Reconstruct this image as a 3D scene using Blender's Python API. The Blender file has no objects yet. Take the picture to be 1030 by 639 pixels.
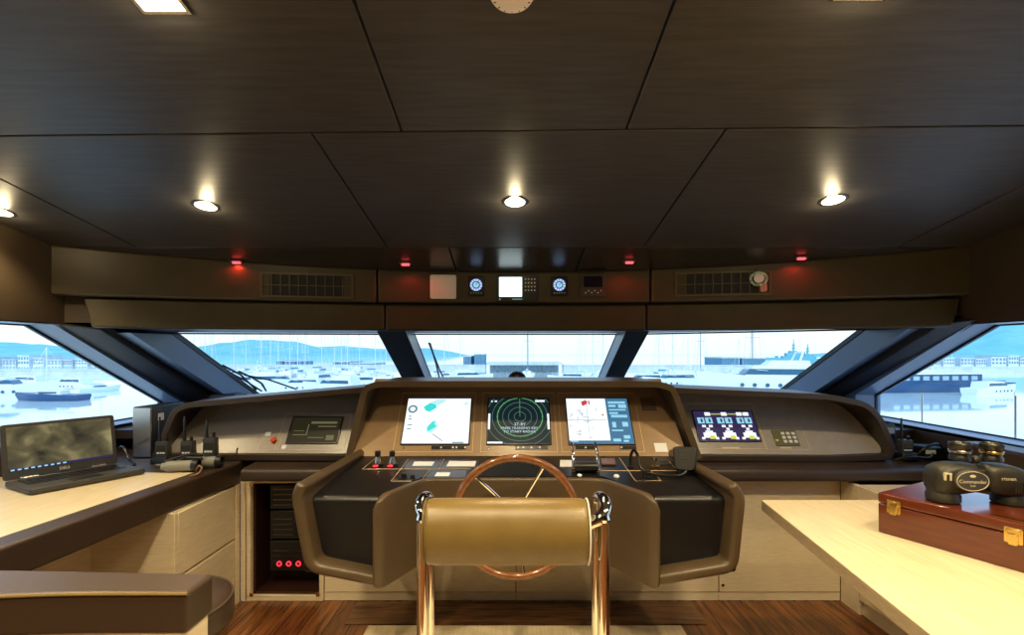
import bpy, bmesh, math, random
from mathutils import Vector, Matrix, noise
random.seed(7)
V = Vector
SC = bpy.context.scene
COL = SC.collection
F, CX, HY, CZ = 500.0, 515.0, 355.0, 1.30      # lens in pixels, principal column, horizon row, eye height

# ------------------------------------------------------------------ small helpers
def at(x, y, Y):
    return V(((x - CX) / F * Y, Y, CZ - (y - HY) / F * Y))
def ray(x, y):
    return V(((x - CX) / F, 1.0, (HY - y) / F))
EYE = V((0, 0, CZ))
def hit(x, y, p, n):
    d = ray(x, y)
    return EYE + d * ((p - EYE).dot(n) / d.dot(n))
def onz(x, y, z):
    d = ray(x, y)
    return EYE + d * ((z - CZ) / d.z)
def lerp(a, b, t):
    return a + (b - a) * t
def rot_z(a):
    return Matrix.Rotation(a, 4, 'Z')
def frame(o, u, v):
    u = V(u).normalized(); v = V(v).normalized(); n = u.cross(v).normalized()
    return Matrix(((u.x, v.x, n.x, o[0]), (u.y, v.y, n.y, o[1]), (u.z, v.z, n.z, o[2]), (0, 0, 0, 1)))
def rounded(pts, r, n=5, closed=True):
    """2D polygon with filleted corners; r a number or one per point."""
    out = []
    N = len(pts)
    for i, p in enumerate(pts):
        ri = r[i] if isinstance(r, (list, tuple)) else r
        p = V(p)
        if (not closed and i in (0, N - 1)) or ri <= 0:
            out.append(p); continue
        a = V(pts[i - 1]) - p; b = V(pts[(i + 1) % N]) - p
        k = min(ri, a.length * .48, b.length * .48)
        pa = p + a.normalized() * k; pb = p + b.normalized() * k
        for j in range(n + 1):
            t = j / n
            out.append((1 - t) ** 2 * pa + 2 * t * (1 - t) * p + t * t * pb)
    return out
def smooth_path(pts, n=6):
    pts = [V(p) for p in pts]
    out = []
    for i in range(len(pts) - 1):
        p0 = pts[max(i - 1, 0)]; p1 = pts[i]; p2 = pts[i + 1]; p3 = pts[min(i + 2, len(pts) - 1)]
        for j in range(n):
            t = j / n
            out.append(.5 * ((2 * p1) + (p2 - p0) * t + (2 * p0 - 5 * p1 + 4 * p2 - p3) * t * t + (3 * p1 - p0 - 3 * p2 + p3) * t ** 3))
    out.append(pts[-1])
    return out

# ------------------------------------------------------------------ materials
MATS = {}
def mat(name, base, rough=.5, metal=0, var=0., scale=20, bump=0., bscale=200, stretch=None, emis=None, estr=0, coat=0, spec=.5, second=None, trans=0):
    m = bpy.data.materials.new(name); m.use_nodes = True
    nt = m.node_tree; N = nt.nodes; L = nt.links
    b = N['Principled BSDF']
    b.inputs['Base Color'].default_value = (*base, 1)
    b.inputs['Roughness'].default_value = rough
    b.inputs['Metallic'].default_value = metal
    b.inputs['Specular IOR Level'].default_value = spec
    if coat:
        b.inputs['Coat Weight'].default_value = coat
        b.inputs['Coat Roughness'].default_value = .08
    if emis:
        b.inputs['Emission Color'].default_value = (*emis, 1)
        b.inputs['Emission Strength'].default_value = estr
    if var or bump or second:
        tc = N.new('ShaderNodeTexCoord'); mp = N.new('ShaderNodeMapping')
        L.new(tc.outputs['Object'], mp.inputs['Vector'])
        if stretch: mp.inputs['Scale'].default_value = stretch
        if var or second:
            nz = N.new('ShaderNodeTexNoise'); nz.inputs['Scale'].default_value = scale; nz.inputs['Detail'].default_value = 6
            L.new(mp.outputs['Vector'], nz.inputs['Vector'])
            rp = N.new('ShaderNodeValToRGB')
            c2 = second if second else tuple(min(1, c * (1 + var)) for c in base)
            c1 = base if second else tuple(c * (1 - var) for c in base)
            rp.color_ramp.elements[0].position = .35; rp.color_ramp.elements[1].position = .65
            rp.color_ramp.elements[0].color = (*c1, 1); rp.color_ramp.elements[1].color = (*c2, 1)
            L.new(nz.outputs['Fac'], rp.inputs['Fac']); L.new(rp.outputs['Color'], b.inputs['Base Color'])
        if bump:
            n2 = N.new('ShaderNodeTexNoise'); n2.inputs['Scale'].default_value = bscale; n2.inputs['Detail'].default_value = 3
            L.new(mp.outputs['Vector'], n2.inputs['Vector'])
            bp = N.new('ShaderNodeBump'); bp.inputs['Strength'].default_value = bump; bp.inputs['Distance'].default_value = .002
            L.new(n2.outputs['Fac'], bp.inputs['Height']); L.new(bp.outputs['Normal'], b.inputs['Normal'])
    MATS[name] = m
    return m

leather = mat('brown_leather', (.078, .051, .027), .36, var=.08, scale=9, bump=.25, bscale=420)
leather_dk = mat('espresso_leather', (.040, .024, .016), .42, var=.1, scale=9, bump=.25, bscale=420)
leather_black = mat('black_leather', (.008, .0075, .009), .33, bump=.2, bscale=420)
bolster_m = mat('bolster_leather', (.17, .112, .034), .31, var=.08, scale=14, bump=.3, bscale=380)
ceil_m = mat('ceiling_panel', (.046, .042, .041), .42, var=.22, scale=5, stretch=(1, 12, 1))
ceil_gloss = mat('ceiling_gloss', (.030, .026, .024), .27, var=.2, scale=5, stretch=(1, 12, 1))
black_m = mat('black', (.006, .006, .007), .6)
header_m = mat('header_leather', (.060, .043, .017), .45, var=.08, scale=8, bump=.2, bscale=420)
wall_m = mat('wall_brown', (.05, .033, .018), .5, var=.1, scale=8)
reveal_m = mat('window_reveal', (.16, .24, .40), .33)  # blue skylight put into the base colour of the taupe reveals
pillar_m = mat('pillar_cover', (.042, .042, .048), .42, bump=.2, bscale=420)
rubber = mat('black_rubber', (.008, .008, .01), .5)
panel_m = mat('instrument_panel', (.34, .215, .115), .34, var=.04, scale=30)
wingpanel_m = mat('wing_panel', (.36, .32, .29), .32, var=.04, scale=30)
line_m = mat('engraved_line', (.75, .55, .35), .4)
oak = mat('pale_oak', (.68, .56, .39), .42, second=(.77, .66, .48), scale=5, stretch=(3, 3, 40), bump=.06, bscale=60)
oak_y = mat('pale_oak_top', (.60, .49, .31), .34, second=(.70, .59, .40), scale=4, stretch=(30, 2, 3), bump=.04, bscale=60)
oak_edge = mat('oak_edge', (.33, .25, .16), .5, second=(.42, .33, .22), scale=8, stretch=(4, 4, 60))
chrome = mat('chrome', (.82, .8, .78), .07, 1)
steel = mat('brushed_steel', (.55, .54, .53), .25, 1)
brass = mat('brass', (.75, .52, .16), .22, 1)
wheelwood = mat('wheel_wood', (.15, .05, .014), .25, second=(.23, .085, .025), scale=9, stretch=(6, 6, 6), coat=.6)
mahog = mat('mahogany', (.10, .018, .006), .2, second=(.125, .024, .008), scale=3, stretch=(4, 4, 30), coat=.5)
plastic = mat('black_plastic', (.009, .009, .010), .36)
plastic2 = mat('charcoal_plastic', (.045, .043, .042), .45)
white_pl = mat('white_plastic', (.85, .80, .74), .4)
label_m = mat('white_label', (.80, .80, .84), .5)
olive = mat('olive_rubber', (.022, .019, .012), .42, bump=.4, bscale=500)
greyrub = mat('grey_olive_armour', (.22, .22, .19), .5, bump=.3, bscale=500)
lens_m = mat('lens', (.01, .012, .02), .05, coat=1)
gold_txt = mat('pale_print', (.62, .55, .38), .4)
red_pl = mat('red_plastic', (.6, .03, .02), .35)
cord_m = mat('tan_cord', (.28, .15, .08), .7)
def emit(name, c, s):
    return mat(name, tuple(min(1, x) * .1 for x in c), .45, emis=c, estr=s, spec=.15)
scr_white = emit('screen_white', (.93, .98, 1), 1.05)
scr_teal = emit('screen_teal', (.06, .82, .78), .9)
scr_pale = emit('screen_pale_cyan', (.55, .95, .97), .95)
scr_grey = emit('screen_grey', (.22, .38, .48), .7)
scr_dark = emit('screen_dark', (.008, .018, .022), 1)
scr_green = emit('screen_green', (.16, .55, .22), .8)
scr_dim = emit('screen_dim_green', (.13, .28, .24), .8)
scr_text = emit('screen_text', (.55, .72, .9), .9)
scr_red = emit('screen_red', (.75, .08, .08), .8)
scr_blue = emit('screen_blue', (.07, .2, .36), .9)
scr_purple = emit('screen_purple', (.035, .025, .09), 1)
scr_cyan = emit('screen_cyan', (.35, .75, .95), .9)
scr_yel = emit('screen_yellow', (.75, .8, .12), .8)
scr_olive = emit('screen_olive', (.035, .03, .014), .6)
scr_olive2 = emit('screen_olive_light', (.22, .2, .1), .6)
scr_bright = emit('screen_bright', (.8, .98, 1), 2.2)
dial_m = emit('dial_face', (.42, .55, 1), 1.3)
red_led = emit('red_led', (1, .05, .06), 4)
red_btn = emit('red_button', (1, .03, .05), 2.2)
warm_lens = emit('warm_lens', (1, .83, .5), 9)

def wood_floor():
    m = bpy.data.materials.new('walnut_planks'); m.use_nodes = True
    nt = m.node_tree; N = nt.nodes; L = nt.links; b = N['Principled BSDF']
    tc = N.new('ShaderNodeTexCoord'); mp = N.new('ShaderNodeMapping'); mp.inputs['Rotation'].default_value = (0, 0, math.pi / 2)
    L.new(tc.outputs['Object'], mp.inputs['Vector'])
    br = N.new('ShaderNodeTexBrick'); br.inputs['Scale'].default_value = 1
    br.inputs['Brick Width'].default_value = 1.6; br.inputs['Row Height'].default_value = .11; br.inputs['Mortar Size'].default_value = .0025
    br.inputs['Color1'].default_value = (.13, .047, .016, 1); br.inputs['Color2'].default_value = (.23, .095, .033, 1); br.inputs['Mortar'].default_value = (.012, .006, .003, 1)
    L.new(mp.outputs['Vector'], br.inputs['Vector'])
    m2 = N.new('ShaderNodeMapping'); m2.inputs['Scale'].default_value = (14, 1.2, 1); L.new(tc.outputs['Object'], m2.inputs['Vector'])
    nz = N.new('ShaderNodeTexNoise'); nz.inputs['Scale'].default_value = 3; nz.inputs['Detail'].default_value = 8; L.new(m2.outputs['Vector'], nz.inputs['Vector'])
    rp = N.new('ShaderNodeValToRGB'); rp.color_ramp.elements[0].position = .36; rp.color_ramp.elements[1].position = .7
    rp.color_ramp.elements[0].color = (.35, .3, .28, 1); rp.color_ramp.elements[1].color = (1.5, 1.35, 1.2, 1)
    L.new(nz.outputs['Fac'], rp.inputs['Fac'])
    mx = N.new('ShaderNodeMix'); mx.data_type = 'RGBA'; mx.blend_type = 'MULTIPLY'; mx.inputs['Factor'].default_value = .85
    L.new(br.outputs['Color'], mx.inputs['A']); L.new(rp.outputs['Color'], mx.inputs['B']); L.new(mx.outputs['Result'], b.inputs['Base Color'])
    b.inputs['Roughness'].default_value = .26
    return m
floor_m = wood_floor()
walnut = mat('walnut_board', (.07, .028, .012), .26, second=(.17, .075, .03), scale=3, stretch=(1.5, 16, 4))

def glass_mat():
    m = bpy.data.materials.new('window_glass'); m.use_nodes = True
    nt = m.node_tree; N = nt.nodes; L = nt.links
    N.remove(N['Principled BSDF'])
    tr = N.new('ShaderNodeBsdfTransparent'); tr.inputs['Color'].default_value = (.95, .985, .985, 1)
    gl = N.new('ShaderNodeBsdfGlossy'); gl.inputs['Roughness'].default_value = .01
    lw = N.new('ShaderNodeLayerWeight'); lw.inputs['Blend'].default_value = .5
    pw = N.new('ShaderNodeMath'); pw.operation = 'POWER'; pw.inputs[1].default_value = 5; L.new(lw.outputs['Facing'], pw.inputs[0])
    ma = N.new('ShaderNodeMath'); ma.operation = 'MULTIPLY_ADD'; ma.inputs[1].default_value = .5; ma.inputs[2].default_value = .02; L.new(pw.outputs[0], ma.inputs[0])
    mx = N.new('ShaderNodeMixShader')
    L.new(ma.outputs[0], mx.inputs['Fac']); L.new(tr.outputs['BSDF'], mx.inputs[1]); L.new(gl.outputs['BSDF'], mx.inputs[2])
    L.new(mx.outputs['Shader'], N['Material Output'].inputs['Surface'])
    return m
glass_m = glass_mat()

def wallpaper_mat():
    m = bpy.data.materials.new('laptop_wallpaper'); m.use_nodes = True
    nt = m.node_tree; N = nt.nodes; L = nt.links; b = N['Principled BSDF']
    b.inputs['Base Color'].default_value = (.01, .01, .01, 1); b.inputs['Roughness'].default_value = .3
    tc = N.new('ShaderNodeTexCoord'); mp = N.new('ShaderNodeMapping'); mp.inputs['Scale'].default_value = (3, 6, 7)
    L.new(tc.outputs['Object'], mp.inputs['Vector'])
    nz = N.new('ShaderNodeTexNoise'); nz.inputs['Scale'].default_value = 1.5; nz.inputs['Detail'].default_value = 9; nz.inputs['Distortion'].default_value = .6
    L.new(mp.outputs['Vector'], nz.inputs['Vector'])
    rp = N.new('ShaderNodeValToRGB'); e = rp.color_ramp.elements
    e[0].position = .3; e[0].color = (.015, .015, .01, 1); e[1].position = .75; e[1].color = (.42, .36, .17, 1)
    x = e.new(.5); x.color = (.12, .10, .045, 1)
    L.new(nz.outputs['Fac'], rp.inputs['Fac']); L.new(rp.outputs['Color'], b.inputs['Emission Color']); b.inputs['Emission Strength'].default_value = .9
    return m
wallpaper_m = wallpaper_mat()

# ------------------------------------------------------------------ mesh builder
class MB:
    def __init__(s): s.bm = bmesh.new()
    def face(s, pts):
        return s.bm.faces.new([s.bm.verts.new(p) for p in pts])
    def loft(s, loops, closed=True, caps=True, ring=False):
        vs = [[s.bm.verts.new(p) for p in lp] for lp in loops]
        n = len(vs[0]); m = len(vs)
        for i in range(m if ring else m - 1):
            a, b = vs[i], vs[(i + 1) % m]
            for j in range(n if closed else n - 1):
                k = (j + 1) % n
                s.bm.faces.new((a[j], a[k], b[k], b[j]))
        if caps and not ring:
            s.bm.faces.new(vs[0][::-1]); s.bm.faces.new(vs[-1])
        return s
    def prism(s, pts, vec):
        pts = [V(p) for p in pts]; vec = V(vec)
        return s.loft([pts, [p + vec for p in pts]])
    def box(s, c, d, M=None):
        c = V(c); h = V(d) / 2
        q = [V((sx * h.x, sy * h.y, -h.z)) for sx, sy in ((-1, -1), (1, -1), (1, 1), (-1, 1))]
        R = M if M is not None else Matrix.Identity(4)
        lo = [R @ (c + p) for p in q]; hi = [R @ (c + p + V((0, 0, 2 * h.z))) for p in q]
        return s.loft([lo, hi])
    def span(s, a, b, M=None):
        a = V(a); b = V(b)
        return s.box((a + b) / 2, [abs(x) for x in (b - a)], M)
    def rect(s, u0, v0, u1, v1, n0, n1, M=None):
        return s.span((min(u0, u1), min(v0, v1), n0), (max(u0, u1), max(v0, v1), n1), M)
    def outline(s, u0, v0, u1, v1, w, n0, n1, M=None):
        u0, u1 = min(u0, u1), max(u0, u1); v0, v1 = min(v0, v1), max(v0, v1)
        s.rect(u0, v0, u1, v0 + w, n0, n1, M); s.rect(u0, v1 - w, u1, v1, n0, n1, M)
        s.rect(u0, v0 + w, u0 + w, v1 - w, n0, n1, M); s.rect(u1 - w, v0 + w, u1, v1 - w, n0, n1, M)
        return s
    def rrect(s, u0, v0, u1, v1, r, n0, n1, M=None, seg=4):
        pts = rounded([(u0, v0), (u1, v0), (u1, v1), (u0, v1)], r, seg)
        R = M if M is not None else Matrix.Identity(4)
        return s.loft([[R @ V((p.x, p.y, n0)) for p in pts], [R @ V((p.x, p.y, n1)) for p in pts]])
    def tube(s, path, r, n=10, closed=False, caps=True):
        path = [V(p) for p in path]; m = len(path)
        rs = r if isinstance(r, (list, tuple)) else [r] * m
        loops = []; prev = None
        for i, p in enumerate(path):
            if closed: t = path[(i + 1) % m] - path[i - 1]
            else: t = path[min(i + 1, m - 1)] - path[max(i - 1, 0)]
            t.normalize()
            if prev is None:
                a = V((0, 0, 1)) if abs(t.z) < .9 else V((1, 0, 0))
                u = t.cross(a).normalized()
            else:
                u = (prev - t * prev.dot(t)).normalized()
            prev = u; w = t.cross(u)
            loops.append([p + (u * math.cos(2 * math.pi * k / n) + w * math.sin(2 * math.pi * k / n)) * rs[i] for k in range(n)])
        if closed: return s.loft(loops, ring=True)
        return s.loft(loops, caps=caps)
    def lathe(s, prof, o=(0, 0, 0), axis=(0, 0, 1), n=24, caps=True):
        ax = V(axis).normalized(); a = V((1, 0, 0)) if abs(ax.x) < .9 else V((0, 1, 0))
        u = ax.cross(a).normalized(); w = ax.cross(u); o = V(o)
        loops = [[o + ax * h + (u * math.cos(2 * math.pi * k / n) + w * math.sin(2 * math.pi * k / n)) * max(r, 1e-4) for k in range(n)] for r, h in prof]
        return s.loft(loops, caps=caps)
    def disc(s, u, v, r, n0, n1, M, n=20):
        loops = [[M @ V((u + r * math.cos(2 * math.pi * k / n), v + r * math.sin(2 * math.pi * k / n), h)) for k in range(n)] for h in (n0, n1)]
        return s.loft(loops)
    def annulus(s, u, v, r, w, n0, n1, M, n=40, clip=None):
        P = lambda rr, k, h: M @ V((u + rr * math.cos(2 * math.pi * k / n), v + rr * math.sin(2 * math.pi * k / n), h))
        for k in range(n):
            if clip:
                c = math.cos(2 * math.pi * (k + .5) / n) * r + u; d = math.sin(2 * math.pi * (k + .5) / n) * r + v
                if not (clip[0] < c < clip[2] and clip[1] < d < clip[3]): continue
            s.loft([[P(r, k, n0), P(r, k + 1, n0), P(r + w, k + 1, n0), P(r + w, k, n0)], [P(r, k, n1), P(r, k + 1, n1), P(r + w, k + 1, n1), P(r + w, k, n1)]])
        return s
    def text(s, t, size, M, sx=1):
        cu = bpy.data.curves.new('t', 'FONT'); cu.body = t; cu.size = size; cu.align_x = 'CENTER'; cu.align_y = 'CENTER'; cu.extrude = .0004; cu.resolution_u = 2
        ob = bpy.data.objects.new('t', cu); COL.objects.link(ob)
        dg = bpy.context.evaluated_depsgraph_get()
        me = bpy.data.meshes.new_from_object(ob.evaluated_get(dg))
        me.transform(M @ Matrix.Diagonal((sx, 1, 1, 1)))
        s.bm.from_mesh(me)
        bpy.data.objects.remove(ob); bpy.data.curves.remove(cu); bpy.data.meshes.remove(me)
        return s
    def build(s, name, m, parent=None, bevel=0, seg=3, angle=38, M=None, solid=0, weld=True):
        bm = s.bm
        if weld: bmesh.ops.remove_doubles(bm, verts=bm.verts, dist=1e-6)
        bmesh.ops.recalc_face_normals(bm, faces=bm.faces)
        if M is not None: bm.transform(M)
        off = V((0, 0, 0))
        if parent is None and len(bm.verts):
            xs = [v.co for v in bm.verts]
            off = V(((min(c.x for c in xs) + max(c.x for c in xs)) / 2, (min(c.y for c in xs) + max(c.y for c in xs)) / 2, min(c.z for c in xs)))
            bm.transform(Matrix.Translation(-off))
        me = bpy.data.meshes.new(name); bm.to_mesh(me); bm.free()
        for p in me.polygons: p.use_smooth = True
        me.set_sharp_from_angle(angle=math.radians(angle))
        me.materials.append(m)
        o = bpy.data.objects.new(name, me); COL.objects.link(o)
        o.location = off
        if parent is not None:
            o.parent = parent
            if parent.parent is None: o.matrix_parent_inverse = Matrix.Translation(-parent.location)
        if solid:
            md = o.modifiers.new('solid', 'SOLIDIFY'); md.thickness = solid; md.offset = 0
        if bevel:
            md = o.modifiers.new('bevel', 'BEVEL'); md.width = bevel; md.segments = seg; md.limit_method = 'ANGLE'; md.angle_limit = math.radians(40); md.harden_normals = False
        return o

def tag(o, label, cat=None, group=None, kind=None):
    o['label'] = label
    if cat: o['category'] = cat
    if group: o['group'] = group
    if kind: o['kind'] = kind
    return o
def thing(name, loc, label, cat, group=None):
    o = bpy.data.objects.new(name, None); COL.objects.link(o); o.location = loc; o.empty_display_size = .05
    return tag(o, label, cat, group)
def struct(o, label=None, cat='structure'):
    o['kind'] = 'structure'
    if label: o['label'] = label; o['category'] = cat
    return o
def copy_tree(o, parent=None):
    c = o.copy(); COL.objects.link(c)
    if parent is not None: c.parent = parent
    for ch in [x for x in COL.objects if x.parent is o]:
        copy_tree(ch, c)
    return c

# ------------------------------------------------------------------ camera and render look
cam = bpy.data.cameras.new('camera'); cam.sensor_width = 36; cam.lens = F / 1030 * 36; cam.shift_y = (HY - 319.5) / 1030; cam.clip_end = 6000; cam.clip_start = .02
co = bpy.data.objects.new('camera', cam); COL.objects.link(co); co.location = EYE; co.rotation_euler = (math.pi / 2, 0, 0); SC.camera = co
SC.view_settings.view_transform = 'Standard'; SC.view_settings.look = 'None'; SC.view_settings.exposure = 0; SC.view_settings.gamma = 1
SC.view_settings.use_curve_mapping = False
try:
    SC.cycles.use_denoising = True; SC.cycles.max_bounces = 8; SC.cycles.sample_clamp_indirect = 8
except Exception: pass

w = bpy.data.worlds.new('sky'); SC.world = w; w.use_nodes = True
N = w.node_tree.nodes; L = w.node_tree.links; bg = N['Background']
tc = N.new('ShaderNodeTexCoord'); sp = N.new('ShaderNodeSeparateXYZ'); rp = N.new('ShaderNodeValToRGB')
L.new(tc.outputs['Generated'], sp.inputs['Vector']); L.new(sp.outputs['Z'], rp.inputs['Fac']); L.new(rp.outputs['Color'], bg.inputs['Color'])
e = rp.color_ramp.elements
e[0].position = 0; e[0].color = (.86, .98, 1.0, 1); e[1].position = 1; e[1].color = (.28, .66, 1.3, 1)
x = e.new(.07); x.color = (.93, .99, 1.0, 1)
x = e.new(.2); x.color = (.55, .85, 1.3, 1)
bg.inputs['Strength'].default_value = 1.35
sl = bpy.data.lights.new('fill_sun', 'SUN'); sl.energy = 1.7; sl.angle = .03; sl.color = (1, .97, .9)  # weak sun from astern, added to whiten the boats
so = bpy.data.objects.new('fill_sun', sl); COL.objects.link(so); so.rotation_euler = (math.radians(52), 0, 0); so.location = (0, -5, 30)

# ------------------------------------------------------------------ ROOM SHELL
XW = 2.35
def cz(Y): return 1.8425 - .168 * (Y - 2.583)
def ceil_at(x, y):
    dz = (HY - y) / F
    Y = .9765 / (dz + .168)
    return V(((x - CX) / F * Y, Y, cz(Y)))
def hy(X): return 2.958 - .075 * (X - .02) ** 2

b = MB(); b.span((-2.6, -1.95, -.05), (2.6, 4.6, 0)); fl = struct(b.build('floor', floor_m), 'dark walnut plank floor in front of the helm console', 'floor')
b = MB(); b.span((-.80, 2.375, 0.0), (.93, 2.585, .004)); b.build('border_board', walnut, fl)
# ceiling
b = MB(); b.loft([[V((X, Y, cz(Y) + dz)) for X, dz in ((-2.6, .012), (2.6, .012), (2.6, .06), (-2.6, .06))] for Y in (-1.95, 3.4)])
ce = struct(b.build('ceiling', black_m), 'dark brown panelled ceiling sloping down to the windshield', 'ceiling')
def seam1(X): return 1.59 - .016 * X
rows = [(lambda X: -1.93, lambda X: -.7, [-2.5, -.35, .36, 2.5]), (lambda X: -.7, lambda X: .45, [-2.5, -.65, .68, 2.5]),
        (lambda X: .45, seam1, [-2.5, -.354, .364, 2.5]), (seam1, lambda X: 2.57, [-2.5, -1.94, -.645, .68, 1.99, 2.5]),
        (lambda X: 2.57, lambda X: 3.05, [-2.5, -.327, .377, 2.5])]
for ri, (ya, yb, xs) in enumerate(rows):
    for i in range(len(xs) - 1):
        g = .0035
        x0, x1 = xs[i] + g, xs[i + 1] - g
        pts = [(x0, ya(x0) + g), (x1, ya(x1) + g), (x1, yb(x1) - g), (x0, yb(x0) - g)]
        b = MB(); b.loft([[V((p[0], p[1], cz(p[1]))) for p in pts], [V((p[0], p[1], cz(p[1]) + .014)) for p in pts]])
        b.build('ceiling_panel', ceil_gloss if ri == 4 else ceil_m, ce, bevel=.003, seg=2)

# side walls with their raked windows
def side(sgn, tipY, tipZ, nm):
    X0, X1 = sgn * XW, sgn * 2.52
    vec = (X1 - X0, 0, 0)
    def P(pts): return [V((X0, y, z)) for y, z in pts]
    topY = 2.545
    b = MB()
    b.prism(P([(-1.95, 0), (4.0, 0), (4.0, .868), (-1.95, .868)]), vec)
    b.prism(P([(-1.95, 1.447), (2.548, 1.447), (2.548, 2.75), (-1.95, 2.75)]), vec)
    b.prism(P([(-1.95, .868), (.5, .868), (.5, 1.447), (-1.95, 1.447)]), vec)
    b.prism(P([(2.548, 1.4475), (3.3, 1.4475), (3.3, 1.72), (2.548, 1.72)]), vec)
    wl = struct(b.build('wall_' + nm, wall_m), 'dark brown %s side wall around the raked side window' % ('port' if sgn < 0 else 'starboard'), 'wall')
    # raked front jamb of the window
    b = MB()
    sl = (tipZ - 1.447) / (tipY - topY)
    b.prism(P([(topY, 1.447), (tipY, tipZ), (tipY, .868), (tipY + .3, .868), (tipY + .3, tipZ), (topY + .3, 1.447)]), vec)
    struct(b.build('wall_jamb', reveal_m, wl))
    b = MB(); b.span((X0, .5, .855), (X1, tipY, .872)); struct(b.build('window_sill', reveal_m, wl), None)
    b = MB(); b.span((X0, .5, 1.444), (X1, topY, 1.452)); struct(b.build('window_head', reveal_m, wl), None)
    # glass and seal
    poly = [(.5, 1.447), (topY, 1.447), (tipY, tipZ), (tipY, .868), (.5, .868)]
    gx = sgn * 2.50
    b = MB(); b.prism([V((gx, y, z)) for y, z in poly], (sgn * .008, 0, 0))
    wn = struct(b.build('window_1' if sgn < 0 else 'window_2', glass_m), 'raked %s side window looking over the harbour water' % ('port' if sgn < 0 else 'starboard'), 'window')
    b = MB(); b.tube([V((gx - sgn * .01, y, z)) for y, z in poly], .012, 6, closed=True)
    b.build('window_seal', rubber, wn)
    return wl
wl = side(-1, 3.53, .95, 'left')
wr = side(1, 3.40, 1.012, 'right')
b = MB(); b.span((-2.6, -2.0, 0), (2.6, -1.95, 2.8)); struct(b.build('wall_back', wall_m), 'brown wall behind the helm seat', 'wall')

# A pillars: cover strip, recess with its shade put in as black, windshield reveal
def pillar(s, A0, A1, B0, B1, G0, G1, nm, lab):
    def ext(a, b, t0=.02, t1=1.45): return a + (b - a) * t0, a + (b - a) * t1
    root = thing('trim_%d' % nm, (s * 2.2, 3.0, .9), lab, 'trim'); root['kind'] = 'structure'
    a0, a1 = ext(A0, A1); b0, b1 = ext(B0, B1); g0, g1 = ext(G0, G1)
    m0, m1 = a0.lerp(b0, .58), a1.lerp(b1, .58)
    fw = V((0, .07, .02)); out = V((s * .03, 0, 0))
    b = MB(); b.loft([[a0, m0, m0 + fw, a0 + fw + out], [a1, m1, m1 + fw, a1 + fw + out]]); b.build('pillar_cover', pillar_m, root, bevel=.006)
    fw2 = V((0, .12, .03)); oo = V((s * .03, 0, 0))
    b = MB(); b.loft([[a0 + fw, b0 + fw2 + oo, b0 + fw2 * 2.6 + oo, a0 + fw2 * 2.6], [a1 + fw, b1 + fw2 + oo, b1 + fw2 * 2.6 + oo, a1 + fw2 * 2.6]]); b.build('recess', black_m, root)
    o2 = V((s * .12, .04, 0))
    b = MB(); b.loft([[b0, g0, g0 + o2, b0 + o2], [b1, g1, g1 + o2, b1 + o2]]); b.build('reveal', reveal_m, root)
    b = MB(); b.loft([[g0 + V((-s * .004, -.012, 0)), g0 + V((s * .05, -.012, 0)), g0 + V((s * .05, .02, 0)), g0 + V((-s * .004, .02, 0))], [g1 + V((-s * .004, -.012, 0)), g1 + V((s * .05, -.012, 0)), g1 + V((s * .05, .02, 0)), g1 + V((-s * .004, .02, 0))]]); b.build('seal', rubber, root)
    # outboard skin, so daylight enters only through the panes
    b = MB(); k = V((s * .45, .25, .02)); b.loft([[g0, g0 + k, g0 + k + V((0, .02, .02)), g0 + V((0, .02, .02))], [g1, g1 + k, g1 + k + V((0, .02, .02)), g1 + V((0, .02, .02))]]); b.build('skin', black_m, root)
    return root
def pxX(x, y, X):
    Y = X * F / (x - CX); return at(x, y, Y)
XR = 2.1
pillar(-1, pxX(55, 325, -XW), pxX(188, 405, -XW), pxX(128, 333, -XR), pxX(229, 399, -XR), pxX(173, 335, -XR), pxX(258, 397, -XR), 1, 'dark raked pillar between port side window and windshield')
GL0, GL1 = pxX(173, 335, -XR), pxX(258, 397, -XR)
XRR = 2.18
GR0, GR1 = pxX(870, 331, XRR), pxX(787, 393, XRR)
pillar(1, pxX(997, 318, XW + .02), pxX(862, 394, XW + .02), pxX(917, 329, XRR), pxX(815, 397, XRR), GR0, GR1, 2, 'dark raked pillar between windshield and starboard side window')
# feet of the pillars
for s, x0, x1 in ((-1, -2.42, -2.02), (1, 2.08, 2.45)):
    b = MB(); b.span((x0, 3.62, .5), (x1, 3.8, 1.0)); b.build('trim_3' if s < 0 else 'trim_4', pillar_m, None, bevel=.008)
    o = [q for q in COL.objects][-1]; struct(o, 'grey brown box at the foot of the %s pillar' % ('port' if s < 0 else 'starboard'), 'trim')

# windshield
GY, GZ, GS = 3.45, 1.432, -.4644
def gz(Y): return GZ + GS * (Y - GY)
YB = 4.70
cl0, cr0 = at(417, 336, GY), at(620, 336, GY)
def down(p): return V((p.x, YB, gz(YB)))
def pane(n, p0, p1, q1, q0, lab):
    nrm = (p1 - p0).cross(q0 - p0).normalized() * .008
    b = MB(); b.prism([p0, p1, q1, q0], nrm)
    o = struct(b.build('window_%d' % n, glass_m), lab, 'window')
    b = MB(); off = nrm.normalized() * (-.004 if nrm.y > 0 else .004)
    b.tube([p + off for p in (p0, p1, q1, q0)], .006, 6, closed=True); b.build('window_seal', rubber, o)
    return o
pane(4, V((-.676, GY, gz(GY))), V((.7245, GY, gz(GY))), V((.7245, YB, gz(YB))), V((-.676, YB, gz(YB))), 'centre windshield pane above the helm console')
def extl(a, b, t): return a + (b - a) * t
pane(3, GL0, V((-.853, GY, gz(GY))), V((-.853, YB, gz(YB))), extl(GL0, GL1, 1.45), 'port windshield pane with a crowd of masts behind')
pane(5, V((.865, GY, gz(GY))), GR0, extl(GR0, GR1, 1.45), V((.865, YB, gz(YB))), 'starboard windshield pane with a grey warship behind')
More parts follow.
